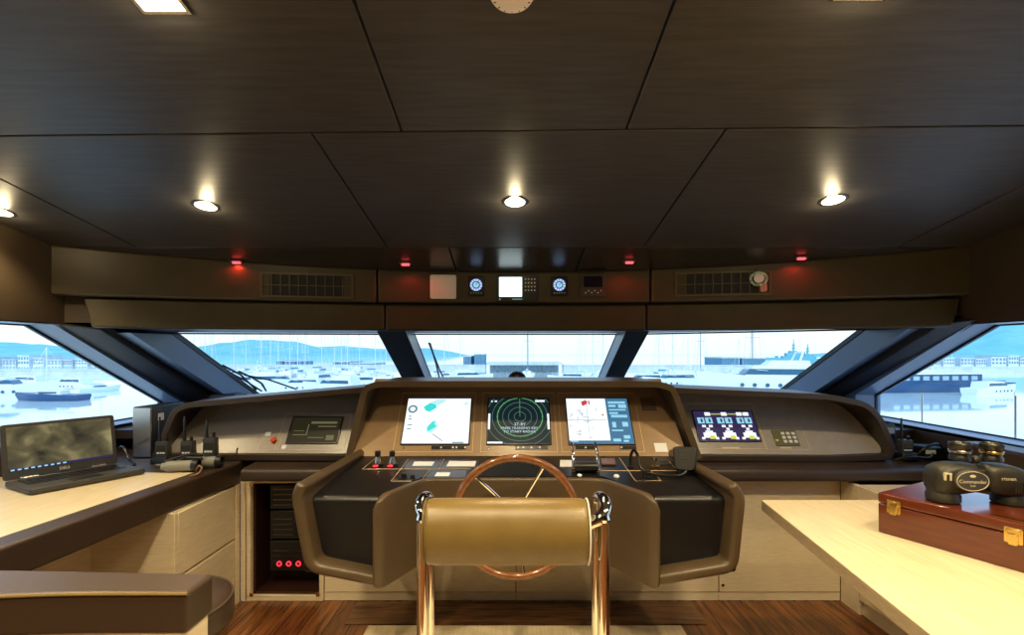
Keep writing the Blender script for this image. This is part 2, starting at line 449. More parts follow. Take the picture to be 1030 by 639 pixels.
for s, x0, x1, n in ((-1, -.853, -.676, 5), (1, .7245, .865, 6)):
    b = MB(); dy = .29
    # inboard face with its light reveals
    b.loft([[V((x, Y, gz(Y0))) for x, Y in ((x0, Y0 - dy), (x1, Y0 - dy), (x1, Y0), (x0, Y0))] for Y0 in (GY - .12, YB)])
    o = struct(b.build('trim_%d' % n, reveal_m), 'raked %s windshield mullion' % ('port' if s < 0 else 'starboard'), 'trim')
    b = MB(); b.loft([[V((x, Y, gz(Y0) + .002)) for x, Y in ((x0 - .002, Y0 - dy - .014), (x1 + .002, Y0 - dy - .014), (x1 + .002, Y0 - dy + .01), (x0 - .002, Y0 - dy + .01))] for Y0 in (GY - .12, YB)])
    b.build('mullion_cover', pillar_m, o)

# header: curved in plan, upper and lower padded fascia
def arc_panel(x0, x1, z0, z1, yo, th, n=14, ztop=None):
    loops = []
    for i in range(n + 1):
        X = lerp(x0, x1, i / n); Y = hy(X) + yo
        zt = z1 if ztop is None else cz(Y) + ztop
        loops.append([V((X, Y, z0)), V((X, Y, zt)), V((X, Y + th, zt)), V((X, Y + th, z0))])
    return MB().loft(loops)
hd = thing('trim_7', (0, 2.9, 1.43), 'curved padded brown fascia above the windshield', 'trim'); hd['kind'] = 'structure'
for x0, x1 in ((-2.40, -.795), (-.787, .809), (.817, 2.46)):
    arc_panel(x0, x1, 1.596, 0, 0, .05, ztop=.004).build('upper_fascia', header_m, hd, bevel=.012)
for i, (x0, x1) in enumerate(((-2.25, -.757), (-.750, .795), (.802, 2.34))):
    bb = arc_panel(x0, x1, 1.432, 1.588, .03, .05)
    for v in bb.bm.verts:
        if v.co.z < 1.5 and abs(v.co.x) > 2.1: v.co.x += .045 * (-1 if v.co.x > 0 else 1)
    bb.build('lower_fascia', header_m, hd, bevel=.012)
arc_panel(-2.45, 2.5, 1.46, 0, .075, .03, ztop=.0).build('backing', wall_m, hd)
# soffit running from the fascia to the glass
def soffit():
    b = MB(); n = 24; lo = []
    for i in range(n + 1):
        X = lerp(-2.2, 2.27, i / n)
        ya = hy(X) + .085
        if X < -.853: yg = lerp(GL0.y, GY, (X - GL0.x) / (-.853 - GL0.x)); zg = lerp(GL0.z, GZ, (X - GL0.x) / (-.853 - GL0.x))
        elif X > .865: yg = lerp(GY, GR0.y, (X - .865) / (GR0.x - .865)); zg = lerp(GZ, GR0.z, (X - .865) / (GR0.x - .865))
        else: yg, zg = GY, GZ
        yg = max(yg, ya + .02) + .015
        lo.append([V((X, ya, 1.437)), V((X, yg, zg + .004)), V((X, yg, zg + .3)), V((X, ya, 1.6))])
    return b.loft(lo)
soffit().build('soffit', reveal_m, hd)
# roof over the slope between the ceiling and the glass
b = MB(); b.span((-2.6, 2.6, 1.9), (2.6, 4.0, 1.95)); struct(b.build('trim_8', black_m), 'roof edge above the windshield', 'roof')

# dashboard shelf behind the hoods
b = MB(); b.span((-2.35, 2.9, .80), (2.35, 4.9, .85)); struct(b.build('trim_9', leather_dk), 'dark dashboard shelf under the windshield', 'shelf')
b = MB(); b.span((-2.6, 4.65, -.1), (2.6, 4.72, .83)); struct(b.build('wall_front', black_m), 'bulkhead under the windshield', 'wall')

# ------------------------------------------------------------------ CEILING FIXTURES
WARM = (1.0, .80, .46)
def spot(p, e, size=125, blend=.7, c=WARM, r=.035):
    l = bpy.data.lights.new('lamp', 'SPOT'); l.energy = e; l.spot_size = math.radians(size); l.spot_blend = blend; l.color = c; l.shadow_soft_size = r
    o = bpy.data.objects.new('lamp', l); COL.objects.link(o); o.location = p; return o
def glow(p, e, c=WARM, r=.02):
    l = bpy.data.lights.new('glow', 'POINT'); l.energy = e; l.color = c; l.shadow_soft_size = r
    o = bpy.data.objects.new('glow', l); COL.objects.link(o); o.location = p; return o
CS = V((0, 1, -.168)).normalized()
def downlight(p, label, square, group, e, size=125):
    M = frame(p, (1, 0, 0), CS)            # local z points down into the cabin
    if M.to_3x3().col[2].z > 0: M = frame(p, (-1, 0, 0), CS)
    t = thing('downlight', p, label, 'ceiling light', group)
    if square:
        b = MB(); b.outline(-.055, -.055, .055, .055, .008, -.002, .006, M); b.build('trim_ring', steel, t)
        b = MB(); b.rect(-.046, -.046, .046, .046, -.002, .004, M); b.build('lens', warm_lens, t)
    else:
        b = MB(); b.annulus(0, 0, .042, .010, -.002, .004, M, n=28); b.build('trim_ring', steel, t)
        b = MB(); loops = []
        for r, h in ((.042, -.002), (.041, .002), (.03, .007), (.008, .009)):
            loops.append([M @ V((r * math.cos(k * math.pi / 10), r * math.sin(k * math.pi / 10), h)) for k in range(20)])
        b.loft(loops); b.build('lens', warm_lens, t)
    spot(p + V((0, -.006, -.035)), e, size)
    return t
for x, y, e_, lab in ((0, 213, 24, 'round recessed ceiling light at the left edge of the photo'), (207, 207, 24, 'round recessed ceiling light, left of the three bright ones in a row'),
                   (518, 203, 24, 'round recessed ceiling light over the helm, middle of the row'), (838, 201, 24, 'round recessed ceiling light, right of the three bright ones in a row')):
    p = ceil_at(x, y); downlight(p, lab, False, 'recessed round ceiling lights', e_)
    glow(p + V((0, -.006, -.04)), 1.5)
for x, y, lab in ((152, -9, 'square ceiling light at the top left edge of the photo'), (880, -24, 'square ceiling light at the top right edge of the photo')):
    p = ceil_at(x, y); downlight(p, lab, True, 'square ceiling lights', 66)
    glow(p + V((0, .0, -.035)), 1.2)
for X, Y, e_ in ((1.5, 1.08, 52), (-1.75, 1.15, 60), (-.05, .75, 62), (.9, .1, 115), (-.9, .1, 115), (1.6, -.9, 90), (-1.6, -.9, 90), (0, -1.2, 90)):  # unseen overhead spots; the rear ones added as fill for the fronts facing aft
    spot(V((X, Y, cz(Y) - .03)), e_, 120)
# smoke detector
p = ceil_at(515, -12)
M = frame(p, (1, 0, 0), CS)
if M.to_3x3().col[2].z > 0: M = frame(p, (-1, 0, 0), CS)
t = thing('smoke_detector', p, 'round white smoke detector at the top centre of the ceiling', 'smoke detector')
b = MB(); b.loft([[M @ V((r * math.cos(k * math.pi / 18), r * math.sin(k * math.pi / 18), h)) for k in range(36)] for r, h in ((.052, -.002), (.052, .008), (.047, .018), (.034, .022), (.0335, .028), (.02, .031))]); b.build('housing', white_pl, t)
b = MB()
for k in range(16):
    a = k * math.pi / 8; b.box((0, 0, 0), (.0025, .005, .003), M @ rot_z(a) @ Matrix.Translation((0, .0405, .0198)))
b.build('sensor_slots', steel, t)

# red courtesy lamps
for x, y, lab in ((238, 262, 'leftmost'), (408, 264, 'second from left'), (633, 262, 'third from left'), (806, 258, 'rightmost')):
    p = ceil_at(x, y); M = frame(p, (1, 0, 0), CS)
    if M.to_3x3().col[2].z > 0: M = frame(p, (-1, 0, 0), CS)
    t = thing('red_lamp', p, 'small red night lamp under the ceiling edge, %s of the four' % lab, 'lamp', 'red night lamps')
    b = MB(); b.rrect(-.034, -.016, .034, .016, .01, -.002, .010, M); b.build('housing', plastic2, t, bevel=.002)
    b = MB(); b.rrect(-.022, -.010, .022, .010, .008, .008, .018, M); b.build('lens', red_led, t, bevel=.003)
    spot(p + V((0, -.0, -.022)), 1.1, 170, .5, (1, .05, .03), .012)

# ------------------------------------------------------------------ HEADER FITTINGS
def hframe(X, z, out=0):
    a = math.atan(-.15 * (X - .02))
    u = V((math.cos(a), math.sin(a), 0)); n = V((math.sin(a), -math.cos(a), 0))
    return frame(V((X, hy(X), z)) + n * out, u, (0, 0, 1))
def on_header(x, y):
    X = 0
    for _ in range(30): X = (x - CX) / F * hy(X)
    return X, CZ + (HY - y) / F * hy(X)
vent_m = mat('vent_trim', (.105, .078, .036), .45)
def vent(x0, y0, x1, y1, lab):
    X, z = on_header((x0 + x1) / 2, (y0 + y1) / 2)
    xa, _ = on_header(x0, y0); xb, _ = on_header(x1, y1)
    hw = (xb - xa) / 2; hh = (y1 - y0) / 2 / F * hy(X)
    M = hframe(X, z, .002)
    t = thing('air_vent', V((X, hy(X), z)), lab, 'air vent', 'air vents')
    b = MB(); b.rect(-hw + .004, -hh + .004, hw - .004, hh - .004, -.004, .001, M); b.build('duct', black_m, t)
    b = MB(); b.outline(-hw, -hh, hw, hh, .012, 0, .010, M); b.build('frame', vent_m, t, bevel=.002)
    b = MB(); n = 10; iw = hw - .012; ih = hh - .012
    for i in range(1, n):
        u = lerp(-iw, iw, i / n); b.rect(u - .0025, -ih, u + .0025, ih, .001, .008, M)
    b.rect(-iw, -.0022, iw, .0022, .001, .0075, M)
    b.build('grille', vent_m, t)
    return M, hw, hh
vent(262, 275, 357, 300, 'brown air vent grille left of the header instruments')
VM, vw, vh = vent(677, 273, 775, 298, 'brown air vent grille right of the header instruments')
# ornament hanging on the right vent
gm = mat('ornament_green', (.10, .30, .16), .4, second=(.75, .78, .7), scale=60); om = mat('ornament_pink', (.62, .30, .22), .5, var=.2, scale=60)
X, z = on_header(762, 281)
t = thing('ornament', V((X, hy(X), z)), 'small green and white ornament with a pinkish tag on the right vent', 'ornament')
M = hframe(X, z, .02)
b = MB(); b.tube([M @ V((.042 * math.cos(a * math.pi / 14), .036 * math.sin(a * math.pi / 14), 0)) for a in range(28)], .008, 8, closed=True); b.build('ring', gm, t)
b = MB(); b.lathe([(.001, -.01), (.018, -.008), (.028, 0), (.018, .008), (.001, .01)], M @ V((.002, .004, .0)), M.to_3x3() @ V((0, 0, 1)), 14); b.build('face', label_m, t)
b = MB(); b.rrect(.008, -.075, .044, -.025, .014, -.004, .006, M); b.build('tag', om, t, bevel=.003)
b = MB(); b.rect(-.01, .034, .0, .06, -.02, .004, M); b.build('clip', plastic, t)

def unit(name, x0, y0, x1, y1, lab, cat, group=None, depth=.014):
    X, z = on_header((x0 + x1) / 2, (y0 + y1) / 2)
    Y = hy(X); hw = (x1 - x0) / 2 / F * Y; hh = (y1 - y0) / 2 / F * Y
    M = hframe(X, z, 0)
    t = thing(name, V((X, Y, z)), lab, cat, group)
    return t, M, hw, hh
t, M, hw, hh = unit('cover_box', 433, 277, 459, 301, 'plain white square box on the header, left of the dials', 'box')
b = MB(); b.rrect(-hw, -hh, hw, hh, .012, -.002, .024, M); b.build('housing', white_pl, t, bevel=.005)
b = MB(); b.rrect(-hw + .012, -hh + .012, hw - .012, hh - .012, .008, .022, .0255, M); b.build('lid', white_pl, t, bevel=.002)
for xc_, lab in ((479, 'square black gauge with a lit white dial, left of the bright screen'), (562.5, 'square black gauge with a lit white dial, right of the bright screen')):
    t, M, hw, hh = unit('gauge', xc_ - 8.5, 278.5, xc_ + 8.5, 298, lab, 'gauge', 'header gauges')
    b = MB(); b.rrect(-hw, -hh, hw, hh, .008, -.002, .016, M); b.build('housing', plastic, t, bevel=.003)
    b = MB(); b.annulus(0, .007, .023, .012, .015, .0175, M, n=32)
    b.build('dial_ring', dial_m, t)
    b = MB()
    for k in range(12):
        a = k * math.pi / 6; b.box((0, 0, 0), (.004, .009, .001), M @ Matrix.Translation((0, .007, .0182)) @ rot_z(a) @ Matrix.Translation((0, .029, 0)))
    b.build('dial_marks', scr_dark, t)
    b = MB(); b.disc(0, .007, .017, .015, .017, M); b.build('dial_centre', scr_cyan, t)
    b = MB(); b.box((0, 0, 0), (.003, .03, .001), M @ Matrix.Translation((0, .007, .0185)) @ rot_z(-.6) @ Matrix.Translation((0, .012, 0))); b.build('needle', scr_dark, t)
    for k in range(5):
        b = MB(); b.disc(-.03 + k * .015, -.041, .003, .015, .018, M, 10); b.build('button', label_m, t)
t, M, hw, hh = unit('display_unit', 499.5, 277, 541, 304, 'black header display with a glaring white screen and keypad', 'display')
b = MB(); b.rrect(-hw, -hh, hw, hh, .006, -.002, .018, M); b.build('housing', plastic, t, bevel=.003)
b = MB(); b.rect(-hw + .016, -hh + .03, hw - .095, hh - .014, .016, .0185, M); b.build('screen', scr_bright, t)
b = MB()
for i in range(4):
    for j in range(4): b.rect(hw - .078 + i * .018, hh - .03 - j * .022, hw - .070 + i * .018, hh - .022 - j * .022, .017, .021, M)
b.build('keypad', label_m, t)
b = MB(); b.rect(-.03, -hh + .012, .03, -hh + .019, .017, .019, M); b.disc(-hw + .02, -hh + .015, .006, .017, .02, M, 12); b.build('status_bar', scr_dim, t)
t, M, hw, hh = unit('control_unit', 584, 276, 609, 299, 'dark header control unit with a blank screen, right end of the instruments', 'display')
b = MB(); b.rrect(-hw, -hh, hw, hh, .006, -.002, .016, M); b.build('housing', plastic2, t, bevel=.003)
b = MB(); b.rect(-hw + .02, -.01, hw - .02, hh - .014, .015, .0175, M); b.build('screen', lens_m, t)
for i in range(6):
    b = MB(); b.disc(-.045 + i * .018, -hh + .024 + (i % 2) * .012, .004, .015, .019, M, 10); b.build('button', label_m, t)

# ------------------------------------------------------------------ INSTRUMENT WINGS
YL, YP0, YP1 = 2.625, 2.667, 2.85       # hood lip, panel bottom, panel top
WM = frame(V((0, YP0, .752)), (1, 0, 0), (0, YP1 - YP0, .24))
def on(M, x, y):
    n = M.to_3x3().col[2]; p = hit(x, y, M.translation, n); q = M.inverted() @ p
    return q.x, q.y
def prect(M, x0, y0, x1, y1):
    xm, ym = (x0 + x1) / 2, (y0 + y1) / 2
    return on(M, x0, ym)[0], on(M, xm, y1)[1], on(M, x1, ym)[0], on(M, xm, y0)[1]
def offset(pts, d, closed=True):
    out = []; n = len(pts)
    for i, p in enumerate(pts):
        a = pts[i - 1] if (closed or i > 0) else p; c = pts[(i + 1) % n] if (closed or i < n - 1) else p
        t = (c - a).normalized(); out.append(p + V((-t.y, t.x)) * d)
    return out
def hood(pts_px, r, Yf, Yb, t, name, m, parent, closed=True, inward=1, yfun=None):
    P2 = [V(((x - CX) / F * Yf, CZ - (y - HY) / F * Yf)) for x, y in pts_px]
    o2 = rounded(P2, r, 6, closed); i2 = offset(o2, t * inward, closed)
    b = MB(); yf = yfun if yfun else (lambda z: Yf)
    sec = []
    for o, i in zip(o2, i2):
        sec.append([V((o.x, yf(o.y), o.y)), V((i.x, yf(i.y), i.y)), V((i.x, Yb, i.y)), V((o.x, Yb, o.y))])
    b.loft(sec, ring=closed, caps=not closed)
    return b.build(name, m, parent, bevel=.011, seg=3)
# left wing
lw = thing('instrument_console', at(260, 462, YL), 'port instrument wing with a dark screen and red stop button', 'instrument console')
hood([(372, 389), (187, 405), (173, 411), (151, 463), (372, 464)], [.01, .03, .05, .03, .01], YL, 2.98, .030, 'hood', leather_dk, lw, inward=1)
pts = [on(WM, x, y) for x, y in ((158, 461), (366, 461), (366, 391.5), (192, 405.5), (177, 413))]
b = MB(); b.loft([[WM @ V((u, v, n)) for u, v in pts] for n in (-.02, 0)]); b.build('panel', wingpanel_m, lw)
u0, v0, u1, v1 = prect(WM, 282, 416, 350, 453); b = MB(); b.outline(u0, v0, u1, v1, .0022, 0, .0012, WM)
a0, c0, a1, c1 = prect(WM, 262, 436, 282, 453); b.outline(a0, c0, a1, c1, .0018, 0, .0012, WM); b.build('engraved_frame', line_m, lw)
u0, v0, u1, v1 = prect(WM, 291, 419.5, 343, 447)
b = MB(); b.rect(u0, v0, u1, v1, .001, .006, WM); ds = b.build('display', plastic, lw, bevel=.002)
b = MB(); b.rect(u0 + .008, v0 + .008, u1 - .008, v1 - .008, .005, .0068, WM); b.build('screen', scr_olive, ds)
b = MB(); du, dv = u1 - u0, v1 - v0
for a, c, d, f_ in ((.4, .72, .9, .8), (.55, .6, .9, .64), (.1, .3, .35, .33), (.1, .45, .3, .47), (.4, .2, .7, .23), (.35, .3, .37, .7), (.75, .12, .9, .3)):
    b.rect(u0 + du * a, v0 + dv * c, u0 + du * d, v0 + dv * f_, .0066, .0074, WM)
b.build('screen_lines', scr_olive2, ds)
u, v = on(WM, 275.5, 443.5)
b = MB(); b.annulus(u, v, .012, .009, 0, .004, WM); b.build('button_collar', brass, lw)
b = MB(); b.disc(u, v, .014, .002, .018, WM); tag(b.build('stop_button', red_pl, lw, bevel=.003), 'red stop button')
for x0, y0, x1, y1 in ((267, 435, 272.5, 439), (283.5, 448, 288, 452)):
    u0, v0, u1, v1 = prect(WM, x0, y0, x1, y1); b = MB(); b.rect(u0, v0, u1, v1, .001, .003, WM); tag(b.build('sticker', label_m, lw), 'small white sticker')
b = MB(); p = WM @ V((*on(WM, 238, 456), 0)); b.tube([p, p + V((.012, -.02, .016)), p + V((.022, -.03, .032))], .004, 8); b.build('toggle', plastic, lw)
# right wing
rw = thing('instrument_console', at(800, 462, YL), 'starboard instrument wing with a lit engine display and keypad', 'instrument console')
hood([(676, 390), (838, 397), (874, 405), (888, 419), (902, 452), (897, 463), (838, 465), (676, 464)], [.01, .05, .06, .05, .03, .03, .05, .01], YL, 2.98, .030, 'hood', leather_dk, rw, inward=-1)
pts = [on(WM, x, y) for x, y in ((682, 461), (892, 460), (895, 452), (883, 417), (868, 405), (836, 399), (682, 392))]
b = MB(); b.loft([[WM @ V((u, v, n)) for u, v in pts] for n in (-.02, 0)]); b.build('panel', wingpanel_m, rw)
u0, v0, u1, v1 = prect(WM, 694, 406, 764, 452); b = MB(); b.outline(u0, v0, u1, v1, .0022, 0, .0012, WM)
a0, c0, a1, c1 = prect(WM, 767, 430, 811, 452.5); b.outline(a0, c0, a1, c1, .0022, 0, .0012, WM); b.build('engraved_frame', line_m, rw)
u0, v0, u1, v1 = prect(WM, 699, 413.5, 761, 445)
b = MB(); b.rect(u0, v0, u1, v1, .001, .006, WM); ds = b.build('display', plastic, rw, bevel=.002)
b = MB(); b.rect(u0 + .006, v0 + .006, u1 - .006, v1 - .006, .005, .0068, WM); b.build('screen', scr_purple, ds)
du, dv = u1 - u0, v1 - v0
def sr(b, a, c, d, f_, n=.0072): b.rect(u0 + du * a, v0 + dv * c, u0 + du * d, v0 + dv * f_, .0066, n, WM)
b = MB(); sr(b, .2, .86, .85, .885); [sr(b, x, .08, x + .08, .18, .0084) for x in (.19, .52, .82)]; b.build('screen_line', scr_yel, ds)
b = MB()
for x in (.20, .47, .72, .83): sr(b, x, .82, x + .09, .93, .0078)
for x in (.08, .40, .72):
    sr(b, x + .02, .12, x + .22, .28, .0074); sr(b, x - .02, .07, x + .03, .14, .0076); sr(b, x + .2, .07, x + .25, .14, .0076); sr(b, x + .06, .28, x + .18, .34, .0074)
    sr(b, x + .09, .36, x + .14, .43, .0074); sr(b, x + .03, .45, x + .09, .52, .0074); sr(b, x + .14, .45, x + .2, .52, .0074)
b.build('screen_symbols', scr_white, ds)
b = MB()
for x in (.06, .38, .70): sr(b, x, .57, x + .11, .76); sr(b, x + .13, .57, x + .24, .76)
b.build('screen_gauges', scr_cyan, ds)
b = MB()
for x in (.06, .38, .70):
    for k in (.03, .16): sr(b, x + k + .02, .61, x + k + .05, .72, .0080)
b.build('screen_digits', scr_purple, ds)
u0, v0, u1, v1 = prect(WM, 778, 433, 802, 449)
b = MB(); b.rect(u0, v0, u1, v1, .001, .006, WM); kp = b.build('keypad', mat('keypad_olive', (.14, .13, .07), .4), rw, bevel=.002)
for i in range(3):
    for j in range(3):
        uu = lerp(u0, u1, .42 + .22 * i); vv = lerp(v0, v1, .26 + .25 * j)
        b = MB(); b.rect(uu - .009, vv - .008, uu + .009, vv + .008, .005, .009, WM); b.build('button', label_m, kp)
b = MB(); b.rect(u0 + .006, v0 + .03, u0 + .02, v0 + .036, .005, .007, WM); b.build('indicator', scr_yel, kp)
for x0, x1 in ((726, 744), (785, 796)):
    a0, c0, a1, c1 = prect(WM, x0, 450, x1, 451.4); b = MB(); b.rect(a0, c0, a1, c1, 0, .0012, WM); b.build('caption_plate', line_m, rw)

# bullnose ledge in front of the wings
def ledge(x0, x1, lab, zt=.715):
    b = MB(); prof = rounded([(2.98, .7285), (2.66, .7285), (2.62, .720), (2.50, zt - .002), (2.49, .650), (2.98, .650)], [0, .01, .03, .02, .025, 0], 5)
    b.loft([[V((x, p.x, p.y)) for p in prof] for x in (x0, x1)])
    return tag(b.build('ledge', leather_dk), lab, 'ledge')
ledge(-1.362, -.70, 'dark leather ledge below the port instrument wing')
ledge(.76, 2.33, 'dark leather ledge below the starboard instrument wing')

# ------------------------------------------------------------------ HELM CONSOLE
XC = .026
hc = thing('helm_console', (XC, 2.3, 0), 'brown leather helm console with three displays and two forward pods', 'helm console')
PM = frame(V((0, 2.375, .806)), (1, 0, 0), (0, .25, .294))
b = MB(); b.loft([[PM @ V((u, v, n)) for u, v in ((-.78, -.03), (.84, -.03), (.80, .465), (-.735, .465))] for n in (-.02, 0)]); b.build('panel', panel_m, hc)
# hood
P2 = [(350, 459), (362, 397), (366, 388), (379, 383.5), (663, 383.5), (678, 388), (683, 397), (703, 459)]
hood(P2, [0, .04, .04, .05, .05, .04, .04, 0], 2.417, 2.80, .030, 'hood', leather, hc, closed=False, inward=-1, yfun=lambda z: 2.417 - max(0, 1.08 - z) * .15)
# pods
def pod(x0f, x1f, x0b, x1b):
    prof = rounded([(2.42, .4), (2.42, .8115), (1.96, .754), (1.905, .746), (1.908, .455), (2.0, .43)], [0, 0, .0, .05, .03, .01], 6)
    b = MB()
    def ring(xf, xb): return [V((lerp(xf, xb, (p.x - 1.9) / .52), p.x, p.y)) for p in prof]
    b.loft([ring(x0f, x0b), ring(x1f, x1b)])
    return b.build('pod', leather_black, hc)
pod(-.80, -.515, -.76, -.515); pod(.55, .862, .55, .815)
b = MB()
plan = [(-.55, 1.96), (-.512, 1.91), (-.375, 2.115), (.388, 2.115), (.545, 1.91), (.58, 1.96), (.58, 2.40), (-.55, 2.40)]
zt = lambda Y: .754 + (Y - 1.96) * .125
b.loft([[V((x, y, zt(y) + d)) for x, y in plan] for d in (-.03, .001)]); b.build('table_top', leather_black, hc)
# leather frames around the pods: down the outer side and along the bottom
def podframe(px, sgn, xb_scale):
    Yf = 1.835
    P2 = [V(((x - CX) / F * Yf, CZ - (y - HY) / F * Yf)) for x, y in px]
    o2 = rounded(P2, .055, 6, False); i2 = offset(o2, .042 * sgn, False)
    sec = []
    for o, i in zip(o2, i2):
        def bk(p): return V((XC + (p.x - XC) * xb_scale, 2.42, p.y + (.018 if p.y > .7 else 0)))
        f0 = V((o.x, Yf, o.y)); f1 = V((i.x, Yf, i.y))
        sec.append([f0, f1, bk(i), bk(o)])
    b = MB(); b.loft(sec)
    return b.build('pod_frame', leather, hc, bevel=.016, seg=4)
podframe([(297, 485), (291, 500), (306, 577), (377, 591)], 1, .925)
podframe([(742, 485), (752, 500), (744, 577), (661, 591)], -1, .925)
# helm wall: a bent leather sheet
path = rounded([(-.515, 1.838), (-.49, 1.845), (-.365, 2.10), (.378, 2.10), (.523, 1.845), (.548, 1.838)], [0, .02, .06, .06, .02, 0], 6, False)
dense = []
for i in range(len(path) - 1):
    k = max(1, int((path[i + 1] - path[i]).length / .012))
    for j in range(k): dense.append(path[i].lerp(path[i + 1], j / k))
dense.append(path[-1])
acc = [0]
for i in range(1, len(dense)): acc.append(acc[-1] + (dense[i] - dense[i - 1]).length)
tot = acc[-1]; R = .07
b = MB(); vs = []
for p, s_ in zip(dense, acc):
    e_ = min(s_, tot - s_); dz = R - math.sqrt(max(0, R * R - (R - min(e_, R)) ** 2))
    ztop = .772 + (p.y - 1.84) * .0 - dz * .8
    zb = .425 + dz * .2
    vs.append([b.bm.verts.new((p.x, p.y, lerp(zb, ztop, t_))) for t_ in (0, .5, 1)])
for i in range(len(vs) - 1):
    for j in range(2): b.bm.faces.new((vs[i][j], vs[i + 1][j], vs[i + 1][j + 1], vs[i][j + 1]))
b.build('helm_wall', leather, hc, bevel=.010, seg=3, solid=.032)
b = MB(); b.span((-.36, 2.13, .5), (.375, 2.4, .76)); b.build('inner_body', black_m, hc)

# displays on the panel
def panel_frame(x0, y0, x1, y1):
    u0, v0, u1, v1 = prect(PM, x0, y0, x1, y1); b = MB(); b.outline(u0, v0, u1, v1, .0022, 0, .0012, PM); b.build('engraved_frame', line_m, hc)
panel_frame(400, 395.5, 477, 455); panel_frame(484.5, 395.5, 559, 455); panel_frame(563, 395.5, 643, 455)
def display(x0, y0, x1, y1, m):
    u0, v0, u1, v1 = prect(PM, x0, y0, x1, y1)
    b = MB(); b.rect(u0 - .006, v0 - .006, u1 + .006, v1 + .006, .0008, .007, PM); d = b.build('display', plastic, hc, bevel=.002)
    b = MB(); b.rect(u0, v0, u1, v1, .006, .0078, PM); b.build('screen', m, d)
    return d, u0, v0, u1 - u0, v1 - v0
def poly(b, pts, u0, v0, du, dv, n):
    b.loft([[PM @ V((u0 + du * x, v0 + dv * y, h)) for x, y in pts] for h in (.0074, n)]); return b
d1, u0, v0, du, dv = display(407.5, 402, 472.5, 447, scr_white)
b = MB(); poly(b, [(.26, .80), (.36, .90), (.45, .86), (.47, .79), (.36, .69), (.30, .72)], u0, v0, du, dv, .0086)
poly(b, [(.36, .24), (.44, .31), (.50, .36), (.46, .42), (.47, .50), (.42, .46), (.37, .38), (.36, .30)], u0, v0, du, dv, .0086)
b.build('chart_shoal', scr_teal, d1)
b = MB(); poly(b, [(.36, .92), (.50, .98), (.62, .97), (.56, .90), (.48, .84)], u0, v0, du, dv, .0082); poly(b, [(.33, .34), (.48, .48), (.53, .38), (.42, .2)], u0, v0, du, dv, .0081); poly(b, [(.88, .86), (.94, .93), (.97, .85)], u0, v0, du, dv, .0082)
b.build('chart_shallows', scr_pale, d1)
b = MB(); b.annulus(u0 + .095 * du, v0 + .755 * dv, .014, .010, .0076, .0086, PM, 28); b.rect(u0 + .06 * du, v0 + .67 * dv, u0 + .13 * du, v0 + .70 * dv, .0076, .0086, PM)
for y_, x_ in ((.58, .04), (.52, .05), (.39, .07), (.30, .06)): b.rect(u0 + .05 * du, v0 + y_ * dv, u0 + (.05 + x_) * du, v0 + (y_ + .02) * dv, .0076, .0084, PM)
poly(b, [(.44, .2), (.46, .2), (.62, .05), (.60, .05)], u0, v0, du, dv, .0084); b.rect(u0 + .76 * du, v0 + .005 * dv, u0 + .93 * du, v0 + .03 * dv, .0076, .0084, PM)
b.build('chart_marks', scr_grey, d1)
d2, u0, v0, du, dv = display(491, 402, 552.5, 447, scr_dark)
cu, cv = u0 + du * .52, v0 + dv * .58; clip = (u0, v0, u0 + du, v0 + dv); s_ = du
b = MB()
for r in (.09, .185, .28): b.annulus(cu, cv, r * s_, .0022, .0076, .0084, PM, 48, clip)
for r in (.45, .55): b.annulus(cu, cv, r * s_, .0022, .0076, .0084, PM, 72, clip)
b.build('radar_rings', scr_dim, d2)
b = MB(); b.annulus(cu, cv, .365 * s_, .003, .0076, .0086, PM, 64, clip); b.rect(cu - .001, cv, cu + .001, v0 + dv, .0078, .0088, PM)
for k in range(72):
    a = k * math.pi / 36; q = V((cu + .372 * s_ * math.cos(a), cv + .372 * s_ * math.sin(a)))
    if clip[0] < q.x < clip[2] and clip[1] + .005 < q.y < clip[3] - .005:
        b.box((0, 0, 0), (.010 if k % 3 == 0 else .006, .0022, .001), PM @ Matrix.Translation((q.x, q.y, .0082)) @ rot_z(a))
b.build('radar_scale', scr_green, d2)
b = MB(); b.text('ST-BY', .022, PM @ Matrix.Translation((cu, cv - .045, .0086))); b.text('PRESS TRANSMIT KEY', .0185, PM @ Matrix.Translation((cu - .003, cv - .068, .0086)), 1.05); b.text('TO START RADAR', .0185, PM @ Matrix.Translation((cu - .003, cv - .088, .0086)), 1.05)
b.build('radar_text', scr_text, d2)
b = MB()
for x0, y0, x1, y1 in ((.0, .3, .035, .65), (.965, .3, 1, .65), (0, 0, .24, .035), (.78, .92, .94, .965), (.04, .92, .07, .95), (.1, .92, .14, .95)):
    b.rect(u0 + x0 * du, v0 + y0 * dv, u0 + x1 * du, v0 + y1 * dv, .0076, .0084, PM)
b.build('radar_boxes', scr_white, d2)
d3, u0, v0, du, dv = display(571, 402, 634, 447, scr_white)
b = MB(); b.rect(u0 + .64 * du, v0, u0 + du, v0 + dv, .0076, .0082, PM); b.rect(u0, v0, u0 + .64 * du, v0 + .06 * dv, .0076, .0082, PM); b.build('side_panel', scr_blue, d3)
b = MB()
for x0, y0, x1, y1 in ((.68, .88, .96, .93), (.68, .80, .8, .85), (.84, .78, .97, .86), (.68, .72, .95, .75), (.7, .56, .96, .62), (.68, .64, .82, .68), (.7, .34, .76, .46), (.86, .36, .95, .46), (.68, .26, .86, .29), (.85, .1, .95, .17), (.68, .04, .8, .1), (.84, .03, .92, .07), (.02, .03, .14, .055)):
    b.rect(u0 + x0 * du, v0 + y0 * dv, u0 + x1 * du, v0 + y1 * dv, .0080, .0088, PM)
b.build('readout_print', scr_cyan, d3)
